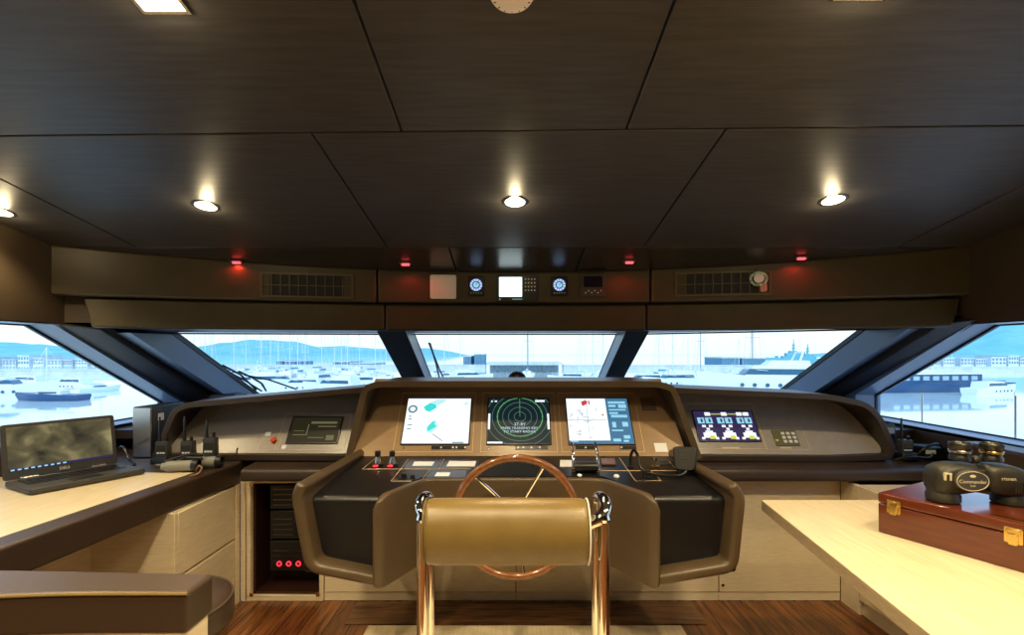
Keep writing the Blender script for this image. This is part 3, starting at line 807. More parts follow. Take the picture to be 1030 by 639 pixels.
b = MB(); poly(b, [(.26, .82), (.33, .87), (.35, .93), (.31, .96), (.24, .92)], u0, v0, du, dv, .0086); b.rect(u0 + .36 * du, v0 + .86 * dv, u0 + .38 * du, v0 + .95 * dv, .0076, .0086, PM); b.disc(u0 + .57 * du, v0 + .62 * dv, .005, .0076, .0086, PM, 10)
b.build('track_mark', scr_red, d3)
b = MB(); rr = random.Random(3)
for k in range(26):
    x_ = rr.uniform(.03, .55); y_ = rr.uniform(.1, .75); l_ = rr.uniform(.02, .08)
    b.box((0, 0, 0), (l_ * du, .0022, .001), PM @ Matrix.Translation((u0 + x_ * du, v0 + y_ * dv, .0082)) @ rot_z(rr.choice((0, 1.2, 1.3, .1, 1.57))))
for y_ in (.5,): b.rect(u0 + .0 * du, v0 + y_ * dv, u0 + .62 * du, v0 + (y_ + .008) * dv, .0076, .0082, PM)
b.rect(u0 + .32 * du, v0 + .1 * dv, u0 + .325 * du, v0 + dv, .0076, .0082, PM)
b.build('chart_marks', scr_grey, d3)
def plate(x0, y0, x1, y1, m, name, h=.002):
    u0, v0, u1, v1 = prect(PM, x0, y0, x1, y1); b = MB(); b.rect(u0, v0, u1, v1, .0005, h, PM); return b.build(name, m, hc)
def keys(x0, x1, marks):
    k = plate(x0, 449, x1, 452.2, plastic, 'key_strip', .003)
    b = MB()
    for a in marks:
        u0, v0, u1, v1 = prect(PM, lerp(x0, x1, a) - .8, 449.8, lerp(x0, x1, a) + .8, 451.4); b.rect(u0, v0, u1, v1, .002, .004, PM)
    b.build('key_mark', label_m, k)
keys(434, 469, (.28, .62, .72, .97)); keys(518, 551, (.1, .25, .5, .75)); keys(579, 599, (.5,)); keys(623.5, 640, (.1,))
for x_ in (406, 491):
    u, v = on(PM, x_, 451); b = MB(); b.disc(u, v, .0035, 0, .002, PM, 10); b.build('screw', steel, hc)
tag(plate(658.5, 446, 671, 455, label_m, 'sticker'), 'white paper sticker')
g = plate(645, 400.5, 659, 413, plastic2, 'speaker_grille', .003)
b = MB(); u0, v0, u1, v1 = prect(PM, 645, 400.5, 659, 413)
for i in range(6):
    vv = lerp(v0, v1, (i + .5) / 6); b.rect(u0 + .004, vv - .0015, u1 - .004, vv + .0015, .002, .0045, PM)
b.build('slat', panel_m, g)

# table plates, labels and knobs
TM = frame(V((0, 1.96, .755)), (1, 0, 0), (0, 1, .125))
def tpoly(b, px, n0, n1):
    b.loft([[TM @ V((*on(TM, x, y), h)) for x, y in px] for h in (n0, n1)]); return b
def tline(px, wd=.0022):
    q = [V((*on(TM, x, y), .0014)) for x, y in px]
    return [TM @ p for p in q], wd
b = MB()
for px in ([(378, 461), (364.5, 472.3), (474, 472.3)], [(411, 462), (393.5, 484.5), (414, 484.5)], [(447, 462), (441.5, 472.3)], [(433, 472.3), (425, 482)], [(623, 461), (639, 484), (665, 484), (655, 474)], [(585, 474), (681, 474), (672, 463)]):
    p_, wd = tline(px); b.tube(p_, .0013, 4)
b.build('engraved_line', line_m, hc)
for px in ([(417, 465), (437.5, 465), (434.5, 469.3), (414.5, 469.3)], [(452, 464.5), (479, 464.5), (477.5, 469.8), (449, 469.8)], [(439.5, 476), (453, 476), (451.5, 479.6), (437, 479.6)], [(563.5, 463.5), (575, 463.5), (575, 470), (563, 470)]):
    b = MB(); tpoly(b, px, .0, .003); tag(b.build('name_plate', label_m, hc), 'white name plate')
pl = mat('plate_navy', (.035, .04, .075), .25)
for px in ([(412, 463), (446, 463), (440.5, 471.5), (405, 471.5)], [(449, 463), (482, 463), (480, 471.5), (443, 471.5)], [(434, 473.5), (470, 473.5), (468, 481), (428, 481)]):
    b = MB(); tpoly(b, px, -.001, .0018); b.build('switch_plate', pl, hc, bevel=.001)
def tpt(x, y, h=0): return TM @ V((*on(TM, x, y), h))
def knob(x, y, r, h, m, name='knob', prof=None):
    b = MB(); b.lathe(prof or [(r * 1.15, -.002), (r * 1.15, h * .25), (r, h * .3), (r * .9, h * .9), (r * .7, h)], tpt(x, y), TM.to_3x3().col[2], 16)
    return b.build(name, m, hc)
knob(651, 480, .020, .028, plastic); tag(knob(620, 479.5, .011, .008, label_m), 'white push button'); tag(knob(583, 478.5, .009, .006, label_m), 'white push button')
knob(406, 480, .013, .016, plastic); knob(415, 481, .010, .014, plastic); knob(398.5, 483, .005, .006, brass); knob(413.5, 484, .005, .006, brass)
b = MB(); tpoly(b, [(604, 463), (618, 463), (620, 468.5), (605, 468.5)], 0, .010); b.build('switch_block', mat('dusky_pink', (.16, .085, .085), .4), hc, bevel=.003)
b = MB()
for i in range(7):
    for j in range(2):
        tpoly(b, [(663 + i * 2.2 + j, 463 + j * 3.2), (664.2 + i * 2.2 + j, 463 + j * 3.2), (664.4 + i * 2.2 + j, 464.6 + j * 3.2), (663.2 + i * 2.2 + j, 464.6 + j * 3.2)], 0, .004)
b.build('switch_row', plastic2, hc)

# joysticks
for x, lab in ((380, 'left of the pair'), (394.5, 'right of the pair')):
    t = thing('joystick', tpt(x, 470), 'black topped thruster joystick with red lit base, %s' % lab, 'joystick', 'thruster joysticks')
    p = tpt(x, 468); ax = V((.0, 0, 1))
    b = MB(); b.lathe([(.026, -.001), (.026, .006), (.018, .009)], p, ax, 20); b.build('base', plastic, t)
    b = MB(); b.lathe([(.017, .006), (.014, .02), (.008, .034), (.007, .04)], p, ax, 16); b.build('boot', steel, t)
    b = MB(); b.lathe([(.008, .038), (.013, .042), (.014, .056), (.011, .064), (.003, .066)], p, ax, 16); b.build('grip', plastic, t)
    b = MB(); b.box(p + V((-.002, -.031, .003)), (.022, .012, .007)); tag(b.build('indicator', red_btn, t, bevel=.002), 'red indicator light')
# throttle
t = thing('throttle_lever', tpt(589, 474), 'chrome engine throttle with a black cross grip right of the wheel', 'throttle')
pA, pB = tpt(577, 475), tpt(601.5, 475)
b = MB(); c = (pA + pB) / 2; b.box(c + V((0, .03, .016)), (.095, .10, .022)); b.build('base', plastic, t, bevel=.008)
for p in (pA, pB):
    b = MB(); b.tube(smooth_path([p + V((0, .0, .004)), p + V((0, .008, .05)), p + V((0, .045, .095)), p + V((0, .075, .112))], 5), .0065, 10)
    b.lathe([(.012, -.008), (.012, .008)], p + V((0, 0, .008)), (1, 0, 0), 14); b.build('lever_arm', chrome, t)
b = MB(); b.lathe([(.006, -.052), (.019, -.05), (.021, -.03), (.021, .03), (.019, .05), (.006, .052)], c + V((0, -.012, .026)), (1, 0, 0), 18); b.build('grip', plastic, t)
# chrome stick
t = thing('trim_stick', tpt(659, 469), 'small chrome control stick behind the coiled microphone cable', 'control stick')
b = MB(); b.lathe([(.018, -.001), (.018, .005), (.008, .008)], tpt(659, 470), (0, 0, 1), 16); b.build('base', brass, t)
b = MB(); b.lathe([(.005, .006), (.0045, .026), (.010, .030), (.010, .040), (.004, .043)], tpt(659, 470), (0, 0, 1), 14); b.build('grip', chrome, t)
# microphone handset
t = thing('radio_handset', tpt(690, 476), 'black radio microphone handset on the right of the console', 'radio handset')
M = Matrix.Translation(tpt(689, 476) + V((0, 0, .058))) @ rot_z(-.35) @ Matrix.Rotation(-.35, 4, 'X')
b = MB(); b.loft([[M @ V((p.x, n, p.y)) for p in rounded([(-.042 * k, -.048), (.042 * k, -.048), (.052 * k, .052), (-.052 * k, .052)], .018, 5)] for n, k in ((-.022, .92), (-.016, 1), (.016, 1), (.022, .9))]); b.build('body', plastic, t, bevel=.003)
b = MB()
for i in range(5): b.span((-.022, -.0245, .004 + i * .007), (.022, -.021, .007 + i * .007), M)
b.build('grille', plastic2, t)
b = MB(); b.span((.036, -.012, -.02), (.048, .012, .025), M); b.build('push_button', plastic2, t, bevel=.003)
b = MB(); b.box(tpt(691, 476, .01), (.08, .05, .022)); b.build('holder', plastic, t, bevel=.005)
cpts = [tpt(634, 471, .004), tpt(634, 469, .045), tpt(637, 467, .066), tpt(641, 468, .045), tpt(645, 474, .012), tpt(658, 480, .012), tpt(676, 482, .013), tpt(688, 480, .016), tpt(695, 472, .04)]
sp = smooth_path(cpts, 26)
b = MB(); loops = []
b.tube(sp, [(.0068 if i % 2 else .0048) for i in range(len(sp))], 8); b.build('coiled_cable', plastic, t)
b = MB(); b.lathe([(.016, -.001), (.016, .008), (.010, .012), (.008, .02)], tpt(634, 471), (0, 0, 1), 16); b.build('socket', plastic, t)

# ------------------------------------------------------------------ STEERING WHEEL
wc = at(519, 521, 1.93); Rw = .236
t = thing('steering_wheel', wc + V((0, 0, -Rw)), 'wooden rimmed ship steering wheel with chrome spokes behind the bolster', 'steering wheel')
tilt = Matrix.Rotation(math.radians(4), 3, 'X')
def wp(r, a, d=0): return wc + tilt @ V((r * math.sin(a), d, r * math.cos(a)))
b = MB(); b.tube([wp(Rw, k * 2 * math.pi / 64) for k in range(64)], .0155, 12, closed=True); b.build('rim', wheelwood, t)
for k in range(5):
    a = math.radians(28 + 72 * k); b = MB(); b.tube(smooth_path([wp(.03, a, .03), wp(.12, a, .022), wp(Rw - .01, a, 0)], 5), [.0062] * 11, 8); b.build('spoke', chrome, t)
b = MB(); b.lathe([(.008, -.01), (.03, -.006), (.04, .01), (.04, .045), (.03, .06)], wc, tilt @ V((0, 1, 0)), 24); b.build('hub', chrome, t)
b = MB(); b.lathe([(.028, .05), (.028, .15)], wc, (0, 1, 0), 20); b.build('column', steel, t)

# ------------------------------------------------------------------ LEANING SEAT
ls = thing('helm_chair', (-.0, 1.5, 0), 'gold brown leather bolster seat on chrome tubes behind the wheel', 'chair')
bc = at(509.5, 534.5, 1.46); bw = .240; br_ = .093
prof = [(.02, -bw - .001), (.055, -bw - .004), (br_ * .86, -bw), (br_ * .95, -bw + .008), (br_ * .99, -bw + .022), (br_, -bw + .05), (br_ + .001, 0), (br_, bw - .05), (br_ * .99, bw - .022), (br_ * .95, bw - .008), (br_ * .86, bw), (.055, bw + .004), (.02, bw + .001)]
b = MB(); b.lathe(prof, (0, 0, 0), (1, 0, 0), 40)
b.bm.transform(Matrix.Translation(bc) @ Matrix.Diagonal((1, .8, 1.03, 1))); cu_ = b.build('cushion', bolster_m, ls, angle=60)
for s in (-1, 1):
    b = MB(); b.tube([bc + V((s * (bw - .004), .0745 * math.cos(k * math.pi / 20), .0945 * math.sin(k * math.pi / 20))) for k in range(40)], .0022, 6, closed=True); b.build('piping', white_pl if s > 0 else bolster_m, cu_)
for s, X in ((-1, -.262), (1, .269)):
    for Y in (1.46, 1.565):
        b = MB(); b.lathe([(.018, .0125), (.018, .81)], (X, Y, 0), (0, 0, 1), 18); b.lathe([(.034, .0125), (.034, .02), (.02, .026)], (X, Y, 0), (0, 0, 1), 18); b.build('leg', chrome, ls)
    b = MB()
    zz = .817
    pth = smooth_path([bc + V((s * (bw - .03), 0, .012)), V((X - s * .035, 1.46, zz - .015)), V((X - s * .005, 1.462, zz + .0)), V((X + s * .012, 1.49, zz + .022)), V((X + s * .008, 1.53, zz + .034)), V((X, 1.565, zz + .02)), V((X, 1.565, zz - .03))], 7)
    b.tube(pth, .0195, 16); b.build('arm', chrome, ls)
    b = MB(); b.lathe([(.0, -.02), (.016, -.014), (.021, 0), (.016, .014), (0, .02)], V((X, 1.46, zz - .004)), (0, 0, 1), 18); b.build('elbow_cap', chrome, ls)
b = MB(); b.tube([(-.262, 1.565, .25), (.269, 1.565, .25)], .014, 14); b.build('cross_tube', chrome, ls)
# platform beneath
b = MB(); b.span((-.68, .6, 0), (.80, 2.35, .012)); b.build('platform', oak_y, None, bevel=.004)
tag([o for o in COL.objects][-1], 'pale wood floor platform under the helm seat', 'platform')

# ------------------------------------------------------------------ FRONT CABINETS
YF = 2.60
def cabinet(x0, x1, lab, door=True, z1=.642, group=None):
    t = thing('cabinet', ((x0 + x1) / 2, YF, 0), lab, 'cabinet', group)
    b = MB(); b.span((x0 + .001, YF + .02, .0), (x1 - .001, YF + .22, z1)); b.build('body', oak_edge, t)
    b = MB(); b.span((x0 + .0005, YF + .004, 0.001), (x1 - .0005, YF + .02, .045)); b.build('plinth', oak, t, bevel=.002)
    if door:
        b = MB(); b.span((x0 + .0025, YF, .048), (x1 - .0025, YF + .02, z1 - .004)); d = b.build('door', oak, t, bevel=.002)
    return t
def fx(x): return (x - CX) / F * YF
# rack with the smoked door
x0, x1 = -1.421, fx(325.5)
t = thing('equipment_rack', ((x0 + x1) / 2, YF, 0), 'open dark rack left of the console with three red lit buttons', 'rack')
b = MB(); b.rect(x0, 0, x0 + .03, .642, 0, .03, frame(V((0, YF + .03, 0)), (1, 0, 0), (0, 0, 1))); b.outline(x0 + .03, 0.0, x1, .642, .024, 0, .03, frame(V((0, YF + .03, 0)), (1, 0, 0), (0, 0, 1))); b.build('frame', oak, t, bevel=.003)
b = MB()
b.span((x0 + .05, YF + .03, .0), (x0 + .065, YF + .22, .64)); b.span((x1 - .035, YF + .03, 0), (x1 - .02, YF + .22, .64)); b.span((x0 + .02, YF + .2, 0), (x1 - .02, YF + .22, .64)); b.span((x0 + .02, YF + .03, 0.02), (x1 - .02, YF + .22, .035)); b.span((x0 + .02, YF + .03, .61), (x1 - .02, YF + .22, .625))
b.build('carcass', mat('rack_mahogany', (.035, .012, .008), .35), t)
for i, (za, zb_) in enumerate(((.46, .59), (.30, .45), (.13, .29))):
    b = MB(); b.span((x0 + .12, YF + .07, za), (x1 - .04, YF + .19, zb_)); d = b.build('rack_unit', plastic, t, bevel=.004)
    b = MB()
    for k in range(4): b.span((x0 + .14, YF + .066, za + .02 + k * .028), (x1 - .08, YF + .071, za + .028 + k * .028))
    b.build('slot', lens_m, d)
M = frame(V((0, YF + .068, 0)), (1, 0, 0), (0, 0, 1))
for x in (281.2, 290.8, 300.4):
    X = (x - CX) / F * (YF + .066); zz = CZ - (567 - HY) / F * (YF + .066)
    b = MB(); b.disc(X, zz, .014, -.002, .006, M, 18); d = b.build('button', plastic, t)
    b = MB(); b.annulus(X, zz, .008, .006, .004, .008, M, 18); tag(b.build('button_light', red_btn, d), 'red lit ring')
for x, z_ in ((x0 + .058, .612), (x0 + .058, .035), (x1 - .03, .035)):
    b = MB(); b.span((x - .01, YF - .004, z_ - .01), (x + .01, YF + .004, z_ + .01)); b.build('corner_clip', brass, t, bevel=.002)
cabinet(fx(326), fx(519), 'pale oak cabinet under the left half of the helm console')
cabinet(fx(519), fx(723), 'pale oak cabinet under the right half of the helm console')
t = cabinet(fx(723), 1.719, 'pale oak cabinet between the console and the right desk')
b = MB(); b.disc(fx(727), .085, .008, 0, .004, frame(V((0, YF, 0)), (1, 0, 0), (0, 0, 1)), 12); b.build('catch', steel, t)

# ------------------------------------------------------------------ LEFT DESK
ld = thing('desk', (-1.9, 1.9, 0), 'left chart desk with a pale top and thick dark leather edge', 'desk')
zd = .730
plan = [(-1.415, 2.60), (-1.50, 1.42), (-2.34, 1.42), (-2.34, 2.60)]
b = MB()
o2 = rounded([V(p) for p in ((-1.415, 2.605), (-1.51, 1.2), (-2.34, 1.2), (-2.34, 2.605))], [.02, 0, 0, 0], 5)
i2 = [(-1.512, 2.36), (-1.603, 1.2), (-2.34, 1.2), (-2.34, 2.36)]
b.loft([[V((p.x, p.y, z)) for p in o2] for z in (zd - .108, zd)]); b.build('leather_edge', leather_dk, ld, bevel=.010)
b = MB(); b.loft([[V((x, y, z)) for x, y in i2] for z in (zd - .02, zd + .0015)]); b.build('inset_top', oak_y, ld)
# drawers
X0 = -1.425
b = MB(); b.span((-2.3, 2.10, .02), (X0 - .02, 2.59, zd - .109)); b.build('pedestal', oak, ld)
b = MB(); b.prism([V((X0 - .02, 2.10, .05)), V((X0, 2.10, .05)), V((X0, 2.10, zd - .112)), V((X0 - .02, 2.10, zd - .112))], (0, .022, 0)); b.prism([V((X0 - .02, 2.565, .0)), V((X0 + .004, 2.565, .0)), V((X0 + .004, 2.565, zd - .112)), V((X0 - .02, 2.565, zd - .112))], (0, .03, 0)); b.build('stile', oak, ld, bevel=.002)
for za, zb_ in ((.07, .335), (.345, zd - .116)):
    b = MB(); b.span((X0 - .02, 2.126, za), (X0, 2.56, zb_)); b.build('drawer', oak, ld, bevel=.003)
b = MB(); b.span((-2.30, 2.126, .0), (X0 - .06, 2.57, .045)); b.build('toe_kick', black_m, ld)
b = MB(); b.span((-1.80, 1.2, .0), (-1.78, 2.10, zd - .109)); b.build('modesty_panel', oak, ld)

# shelf behind the left desk carrying the tower
b = MB(); b.span((-2.34, 2.612, .66), (-1.43, 2.97, .728)); tag(b.build('side_shelf', leather_dk, None, bevel=.008), 'dark shelf behind the left desk under the tower', 'shelf')
# tower
t = thing('computer_tower', at(145, 460, 2.74), 'narrow grey computer tower with a white sticker beside the port window', 'computer')
tw = mat('tower_side', (.022, .025, .032), .35)
xa, xb = at(134, 0, 2.70).x, at(153, 0, 2.70).x
b = MB(); b.span((xa, 2.70, .729), (xb, 2.965, 1.006)); b.build('case', tw, t, bevel=.004)
b = MB(); b.span((xa + .002, 2.692, .735), (xb - .002, 2.702, 1.002)); fr = b.build('front_cover', steel, t, bevel=.003)
b = MB(); b.span((xb - .001, 2.745, .925), (xb + .0015, 2.79, .965)); tag(b.build('sticker', label_m, t), 'white sticker')
# cable at the tower
t = tag(MB().tube(smooth_path([V((-2.16, 2.66, .735)), V((-2.06, 2.60, .80)), V((-2.0, 2.56, .81)), V((-1.95, 2.53, .76)), V((-1.90, 2.5, .734)), V((-1.97, 2.44, .734)), V((-2.06, 2.5, .734))], 8), .006, 8).build('power_cable', plastic), 'black cable looping in front of the grey tower', 'cable')

# handheld radios
def walkie(x, y, Y, h, lab, group, z0=None, zt=None, ang=0.):
    p = at(x, y, Y); z0 = z0 if z0 is not None else p.z; o = V((p.x, Y, z0))
    t = thing('handheld_radio', o, lab, 'handheld radio', group)
    M = Matrix.Translation(o) @ rot_z(ang)
    k = h / .105
    b = MB(); b.loft([[M @ V((q.x * s_, q.y * s_, z_)) for q in rounded([(-.044, -.04), (.044, -.04), (.044, .045), (-.044, .045)], .015, 4)] for z_, s_ in ((0, 1.0), (.022, .98), (.034, .86))]); b.build('charger', plastic, t)
    b = MB(); b.loft([[M @ V((q.x * s_, q.y * s_ + .004, z_ * k)) for q in rounded([(-.032, -.020), (.032, -.020), (.032, .020), (-.032, .020)], .008, 4)] for z_, s_ in ((.024, .92), (.05, 1.0), (.10, 1.0), (.112, .93))]); b.build('body', plastic2, t)
    b = MB(); b.span((-.022, -.0185, .066 * k), (.022, -.0155, .092 * k), M); b.build('screen', scr_olive, t)
    b = MB()
    for i in range(3): b.span((-.020 + i * .0145, -.0185, .050 * k), (-.010 + i * .0145, -.0155, .058 * k), M)
    b.build('keys', label_m, t)
    b = MB(); b.lathe([(.0085, .108 * k), (.008, .12 * k), (.0065, .15), (.0045, zt or .235), (.002, (zt or .235) + .003)], M @ V((-.020, .004, 0)), (0, 0, 1), 12); b.build('antenna', plastic, t)
    b = MB(); b.lathe([(.008, .110 * k), (.008, .132 * k), (.005, .134 * k)], M @ V((.016, .004, 0)), (0, 0, 1), 12); b.build('knob', plastic, t)
    return t
walkie(164, 466, 2.57, .105, 'black handheld radio in its charger, nearest the grey tower', 'handheld radios on the left desk', .731)
walkie(189, 466, 2.575, .105, 'black handheld radio in its charger, middle of the three on the left', 'handheld radios on the left desk', .731)
walkie(211.5, 466, 2.555, .125, 'black handheld radio behind the grey binoculars, right of the three', 'handheld radios on the left desk', .731, .222)
# grey binoculars lying on the left desk
t = thing('binoculars', at(190, 472, 2.43), 'grey green binoculars lying on the left desk', 'binoculars')
d = V((1, .16, .0)).normalized(); side_ = V((-d.y, d.x, 0))
for k, (o, L_) in enumerate(((at(165, 465.5, 2.36), .175), (at(190, 458.5, 2.44), .175))):
    o.z = zd + .0295 if k == 0 else zd + .031
    SB = Matrix.Translation(o) @ Matrix.Scale(.84, 4) @ Matrix.Translation(-o)
    b = MB(); b.lathe([(.012, -.012), (.020, -.01), (.022, .004), (.028, .012), (.031, .03), (.031, .09), (.032, .135), (.033, .15)], o, d, 24); b.build('barrel', greyrub, t, M=SB)
    b = MB(); b.lathe([(.033, .148), (.0345, .152), (.0345, .178), (.030, .182), (.029, .168), (.001, .166)], o, d, 24); b.build('objective', plastic, t, M=SB)
    b = MB(); b.lathe([(.001, .168), (.028, .169), (.001, .171)], o, d, 20); b.build('lens', lens_m, t, M=SB)
    b = MB(); b.lathe([(.016, -.04), (.019, -.038), (.019, -.012), (.014, -.010)], o, d, 20); b.build('eyepiece', plastic, t, M=SB)
oa, ob_ = at(165, 465.5, 2.36), at(190, 458.5, 2.44); oa.z = ob_.z = zd + .032
b = MB(); b.tube([oa + d * .05 + V((0, 0, .012)), (oa + ob_) / 2 + d * .04 + V((0, 0, .03)), ob_ + d * .02 + V((0, 0, .014))], .012, 10); b.tube([(oa + ob_) / 2 + d * .02 + V((0, 0, .03)), (oa + ob_) / 2 + d * .11 + V((0, 0, .024))], .011, 12); b.build('hinge_bridge', plastic, t)
b = MB(); b.tube(smooth_path([oa + d * .0 + V((0, 0, .02)), oa + d * .06 + V((0, .03, .04)), oa + d * .11 + V((0, .04, .045)), ob_ + d * .08 + V((0, -.02, .036))], 6), .006, 8); b.build('neck_strap', plastic, t)
pc = V((-1.462, 2.33, zd))
tag(MB().tube(smooth_path([pc + V((-.03, .02, .0045)), pc + V((-.022, .01, .022)), pc + V((-.004, .0, .040)), pc + V((.010, -.004, .030)), pc + V((.004, -.012, .012)), pc + V((.0, -.03, .006)), pc + V((-.012, -.055, .006))], 8), .0042, 8).build('lanyard', cord_m), 'tan cord loop in front of the grey binoculars', 'cord')

# laptop
u = V((.468, .883, 0)).normalized(); vb = V((-.883, .468, 0)).normalized()
o = V((-1.909, 1.968, zd + .0015))
LM = frame(o, u, vb)      # local: x along the front edge, y towards the hinge, z up
lp = thing('laptop', o + u * .2 + vb * .12, 'open black laptop with a golden sea wallpaper on the left desk', 'laptop')
b = MB(); b.rrect(0, 0, .412, .255, .018, .004, .026, LM); b.build('base', plastic2, lp, bevel=.004)
b = MB()
for i in range(14):
    for j in range(5): b.rect(.03 + i * .025, .105 + j * .024, .051 + i * .025, .125 + j * .024, .025, .0285, LM)
b.build('keyboard', plastic, lp)
b = MB(); b.rect(.145, .018, .255, .085, .0255, .0268, LM); b.build('touchpad', plastic, lp)
for x in (.05, .30):
    b = MB(); b.lathe([(.008, 0), (.008, .06)], LM @ V((x, .254, .028)), u, 12); b.build('hinge', steel, lp)
SM = LM @ Matrix.Translation((0, .258, .026)) @ Matrix.Rotation(math.radians(90 - 10), 4, 'X')   # local y runs up the lid, z towards the user
b = MB(); b.rrect(0, 0, .412, .238, .014, -.012, .0, SM); lid = b.build('lid', plastic2, lp, bevel=.003)
b = MB(); b.rect(.018, .036, .394, .224, -.001, .0012, SM); b.build('screen', wallpaper_m, lid)
b = MB(); b.rect(.018, .036, .394, .046, .001, .0018, SM); b.build('taskbar', scr_purple, lid)
b = MB()
for i in range(9): b.rect(.024 + i * .022, .038, .036 + i * .022, .044, .0016, .0024, SM)
b.build('taskbar_icon', scr_cyan, lid)
b = MB(); b.text('DELL', .018, SM @ Matrix.Translation((.206, .018, .0008))); tag(b.build('logo', label_m, lid), 'silver maker lettering')

# ------------------------------------------------------------------ STOOL AND PADDED PARTITION (left foreground)
t = thing('stool', (-1.085, 1.53, 0), 'round brown leather stool behind the padded partition', 'stool')
b = MB(); b.lathe([(.02, .532), (.14, .537), (.18, .535), (.196, .527), (.203, .509), (.204, .467), (.199, .449), (.183, .442), (.05, .439)], (-1.085, 1.53, 0), (0, 0, 1), 40); b.build('seat', leather_dk, t, angle=60)
b = MB(); b.tube([V((-1.085 + .1975 * math.cos(k * math.pi / 24), 1.53 + .1975 * math.sin(k * math.pi / 24), .527)) for k in range(48)], .003, 6, closed=True); b.build('piping', leather, t)
b = MB(); b.lathe([(.04, .44), (.04, .03), (.17, .02), (.17, 0)], (-1.085, 1.53, 0), (0, 0, 1), 28); b.build('pedestal', chrome, t)
t = thing('partition', (-1.2, 1.07, 0), 'low pale wood partition with padded brown leather cap in the left foreground', 'partition')
far = [(-.676, 1.128), (-1.2, 1.150), (-1.9, 1.150)]
near = [(-.676, 1.036), (-.95, 1.034), (-1.2, 1.008), (-1.9, .93)]
cap = rounded([V(p) for p in [far[0], near[0], near[1], near[2], near[3], far[2], far[1]]], [.012, .012, .1, .1, 0, 0, .1], 5)
b = MB(); b.loft([[V((p.x, p.y, z)) for p in cap] for z in (.712, .800)]); b.build('padded_cap', mat('cap_leather', (.055, .035, .023), .34, bump=.25, bscale=420), t, bevel=.010)
b = MB(); nn = cap
edge = [V((p.x, p.y - .001, .7975)) for p in rounded([V(p) for p in (near[0], near[1], near[2], near[3])], [0, .1, .1, 0], 5, False)]
b.tube(edge, .0035, 6); b.build('piping', bolster_m, t)
ins = offset(cap, .012) if True else cap
cx_ = sum(p.x for p in cap) / len(cap); cy_ = sum(p.y for p in cap) / len(cap)
b = MB(); b.loft([[V((cx_ + (p.x - cx_) * .985, cy_ + (p.y - cy_) * .85, z)) for p in cap] for z in (0, .713)]); b.build('panel', oak, t)

# ------------------------------------------------------------------ RIGHT DESK, CASE, BINOCULARS
zr = .720
t = thing('desk', (1.5, 1.4, 0), 'right desk with a bare pale oak top beside the mahogany case', 'desk')
topo = [(.983, 1.959), (.768, .30), (2.185, .30), (2.185, 1.959)]
b = MB(); b.loft([[V((x, y, z)) for x, y in topo] for z in (zr - .04, zr - .004)]); b.build('edge', oak_edge, t, bevel=.002)
b = MB(); b.loft([[V((x, y, z)) for x, y in topo] for z in (zr - .004, zr)]); b.build('top', oak_y, t, bevel=.0015)
b = MB(); b.span((1.74, .3, 0), (2.18, 1.955, zr - .041)); b.build('pedestal', oak_edge, t)
for ya, yb in ((.3, .98), (.985, 1.60), (1.605, 1.955)):
    b = MB(); b.span((1.72, ya, .075), (1.742, yb, zr - .044)); b.build('door', oak, t, bevel=.002)
t = thing('cabinet', (2.0, 2.3, 0), 'low pale oak cabinet behind the right desk', 'cabinet')
b = MB(); b.span((1.74, 1.962, .0), (2.185, 2.485, .64)); b.build('body', oak, t)
for ya, yb in ((1.965, 2.46),):
    b = MB(); b.span((1.72, ya, .075), (1.74, yb, .638)); b.build('door', oak, t, bevel=.002)
b = MB(); b.span((1.72, 2.463, .0), (1.745, 2.602, .638)); b.build('stile', oak, t, bevel=.002)
b = MB(); b.span((1.75, 1.97, 0.001), (1.76, 2.46, .07)); b.build('toe_kick', black_m, t)

fu = V((.466, -.885, 0)).normalized(); fv = V((.885, .466, 0)).normalized()
co_ = V((1.186, 1.611, zr))
CM = frame(co_, fu, fv)    # x along the front, y into the depth, z up
Lc, Dc, Hc = .56, .285, .128
cs = thing('wooden_case', co_ + fu * Lc / 2 + fv * Dc / 2, 'polished mahogany case with brass latches on the right desk', 'case')
b = MB(); b.rect(0, 0, Lc, Dc, 0, .094, CM); b.build('box', mahog, cs, bevel=.004)
b = MB(); b.rect(-.001, -.001, Lc + .001, Dc + .001, .0965, Hc, CM); b.build('lid', mahog, cs, bevel=.005)
def latch(x):
    FM = CM @ Matrix.Translation((x, 0, 0)) @ Matrix.Rotation(math.pi / 2, 4, 'X')
    b = MB(); b.rrect(-.019, .072, .019, .114, .004, 0, .004, FM); l = b.build('latch', brass, cs, bevel=.001)
    b = MB(); b.rrect(-.010, .068, .010, .098, .005, .003, .008, FM); b.outline(-.014, .094, .014, .110, .003, .003, .007, FM); b.build('clasp', brass, l, bevel=.001)
q = [V((0, 0, 0))]
def case_x(px):
    best = min(range(600), key=lambda i: abs(CX + F * (CM @ V((i * .001, 0, .09))).x / (CM @ V((i * .001, 0, .09))).y - px)); return best * .001
latch(case_x(899)); latch(case_x(1020))
b = MB(); u_ = case_x(1014); b.rect(u_ - .04, .02, u_ + .05, .034, Hc, Hc + .0015, CM); tag(b.build('name_plate', brass, cs), 'brass name plate')

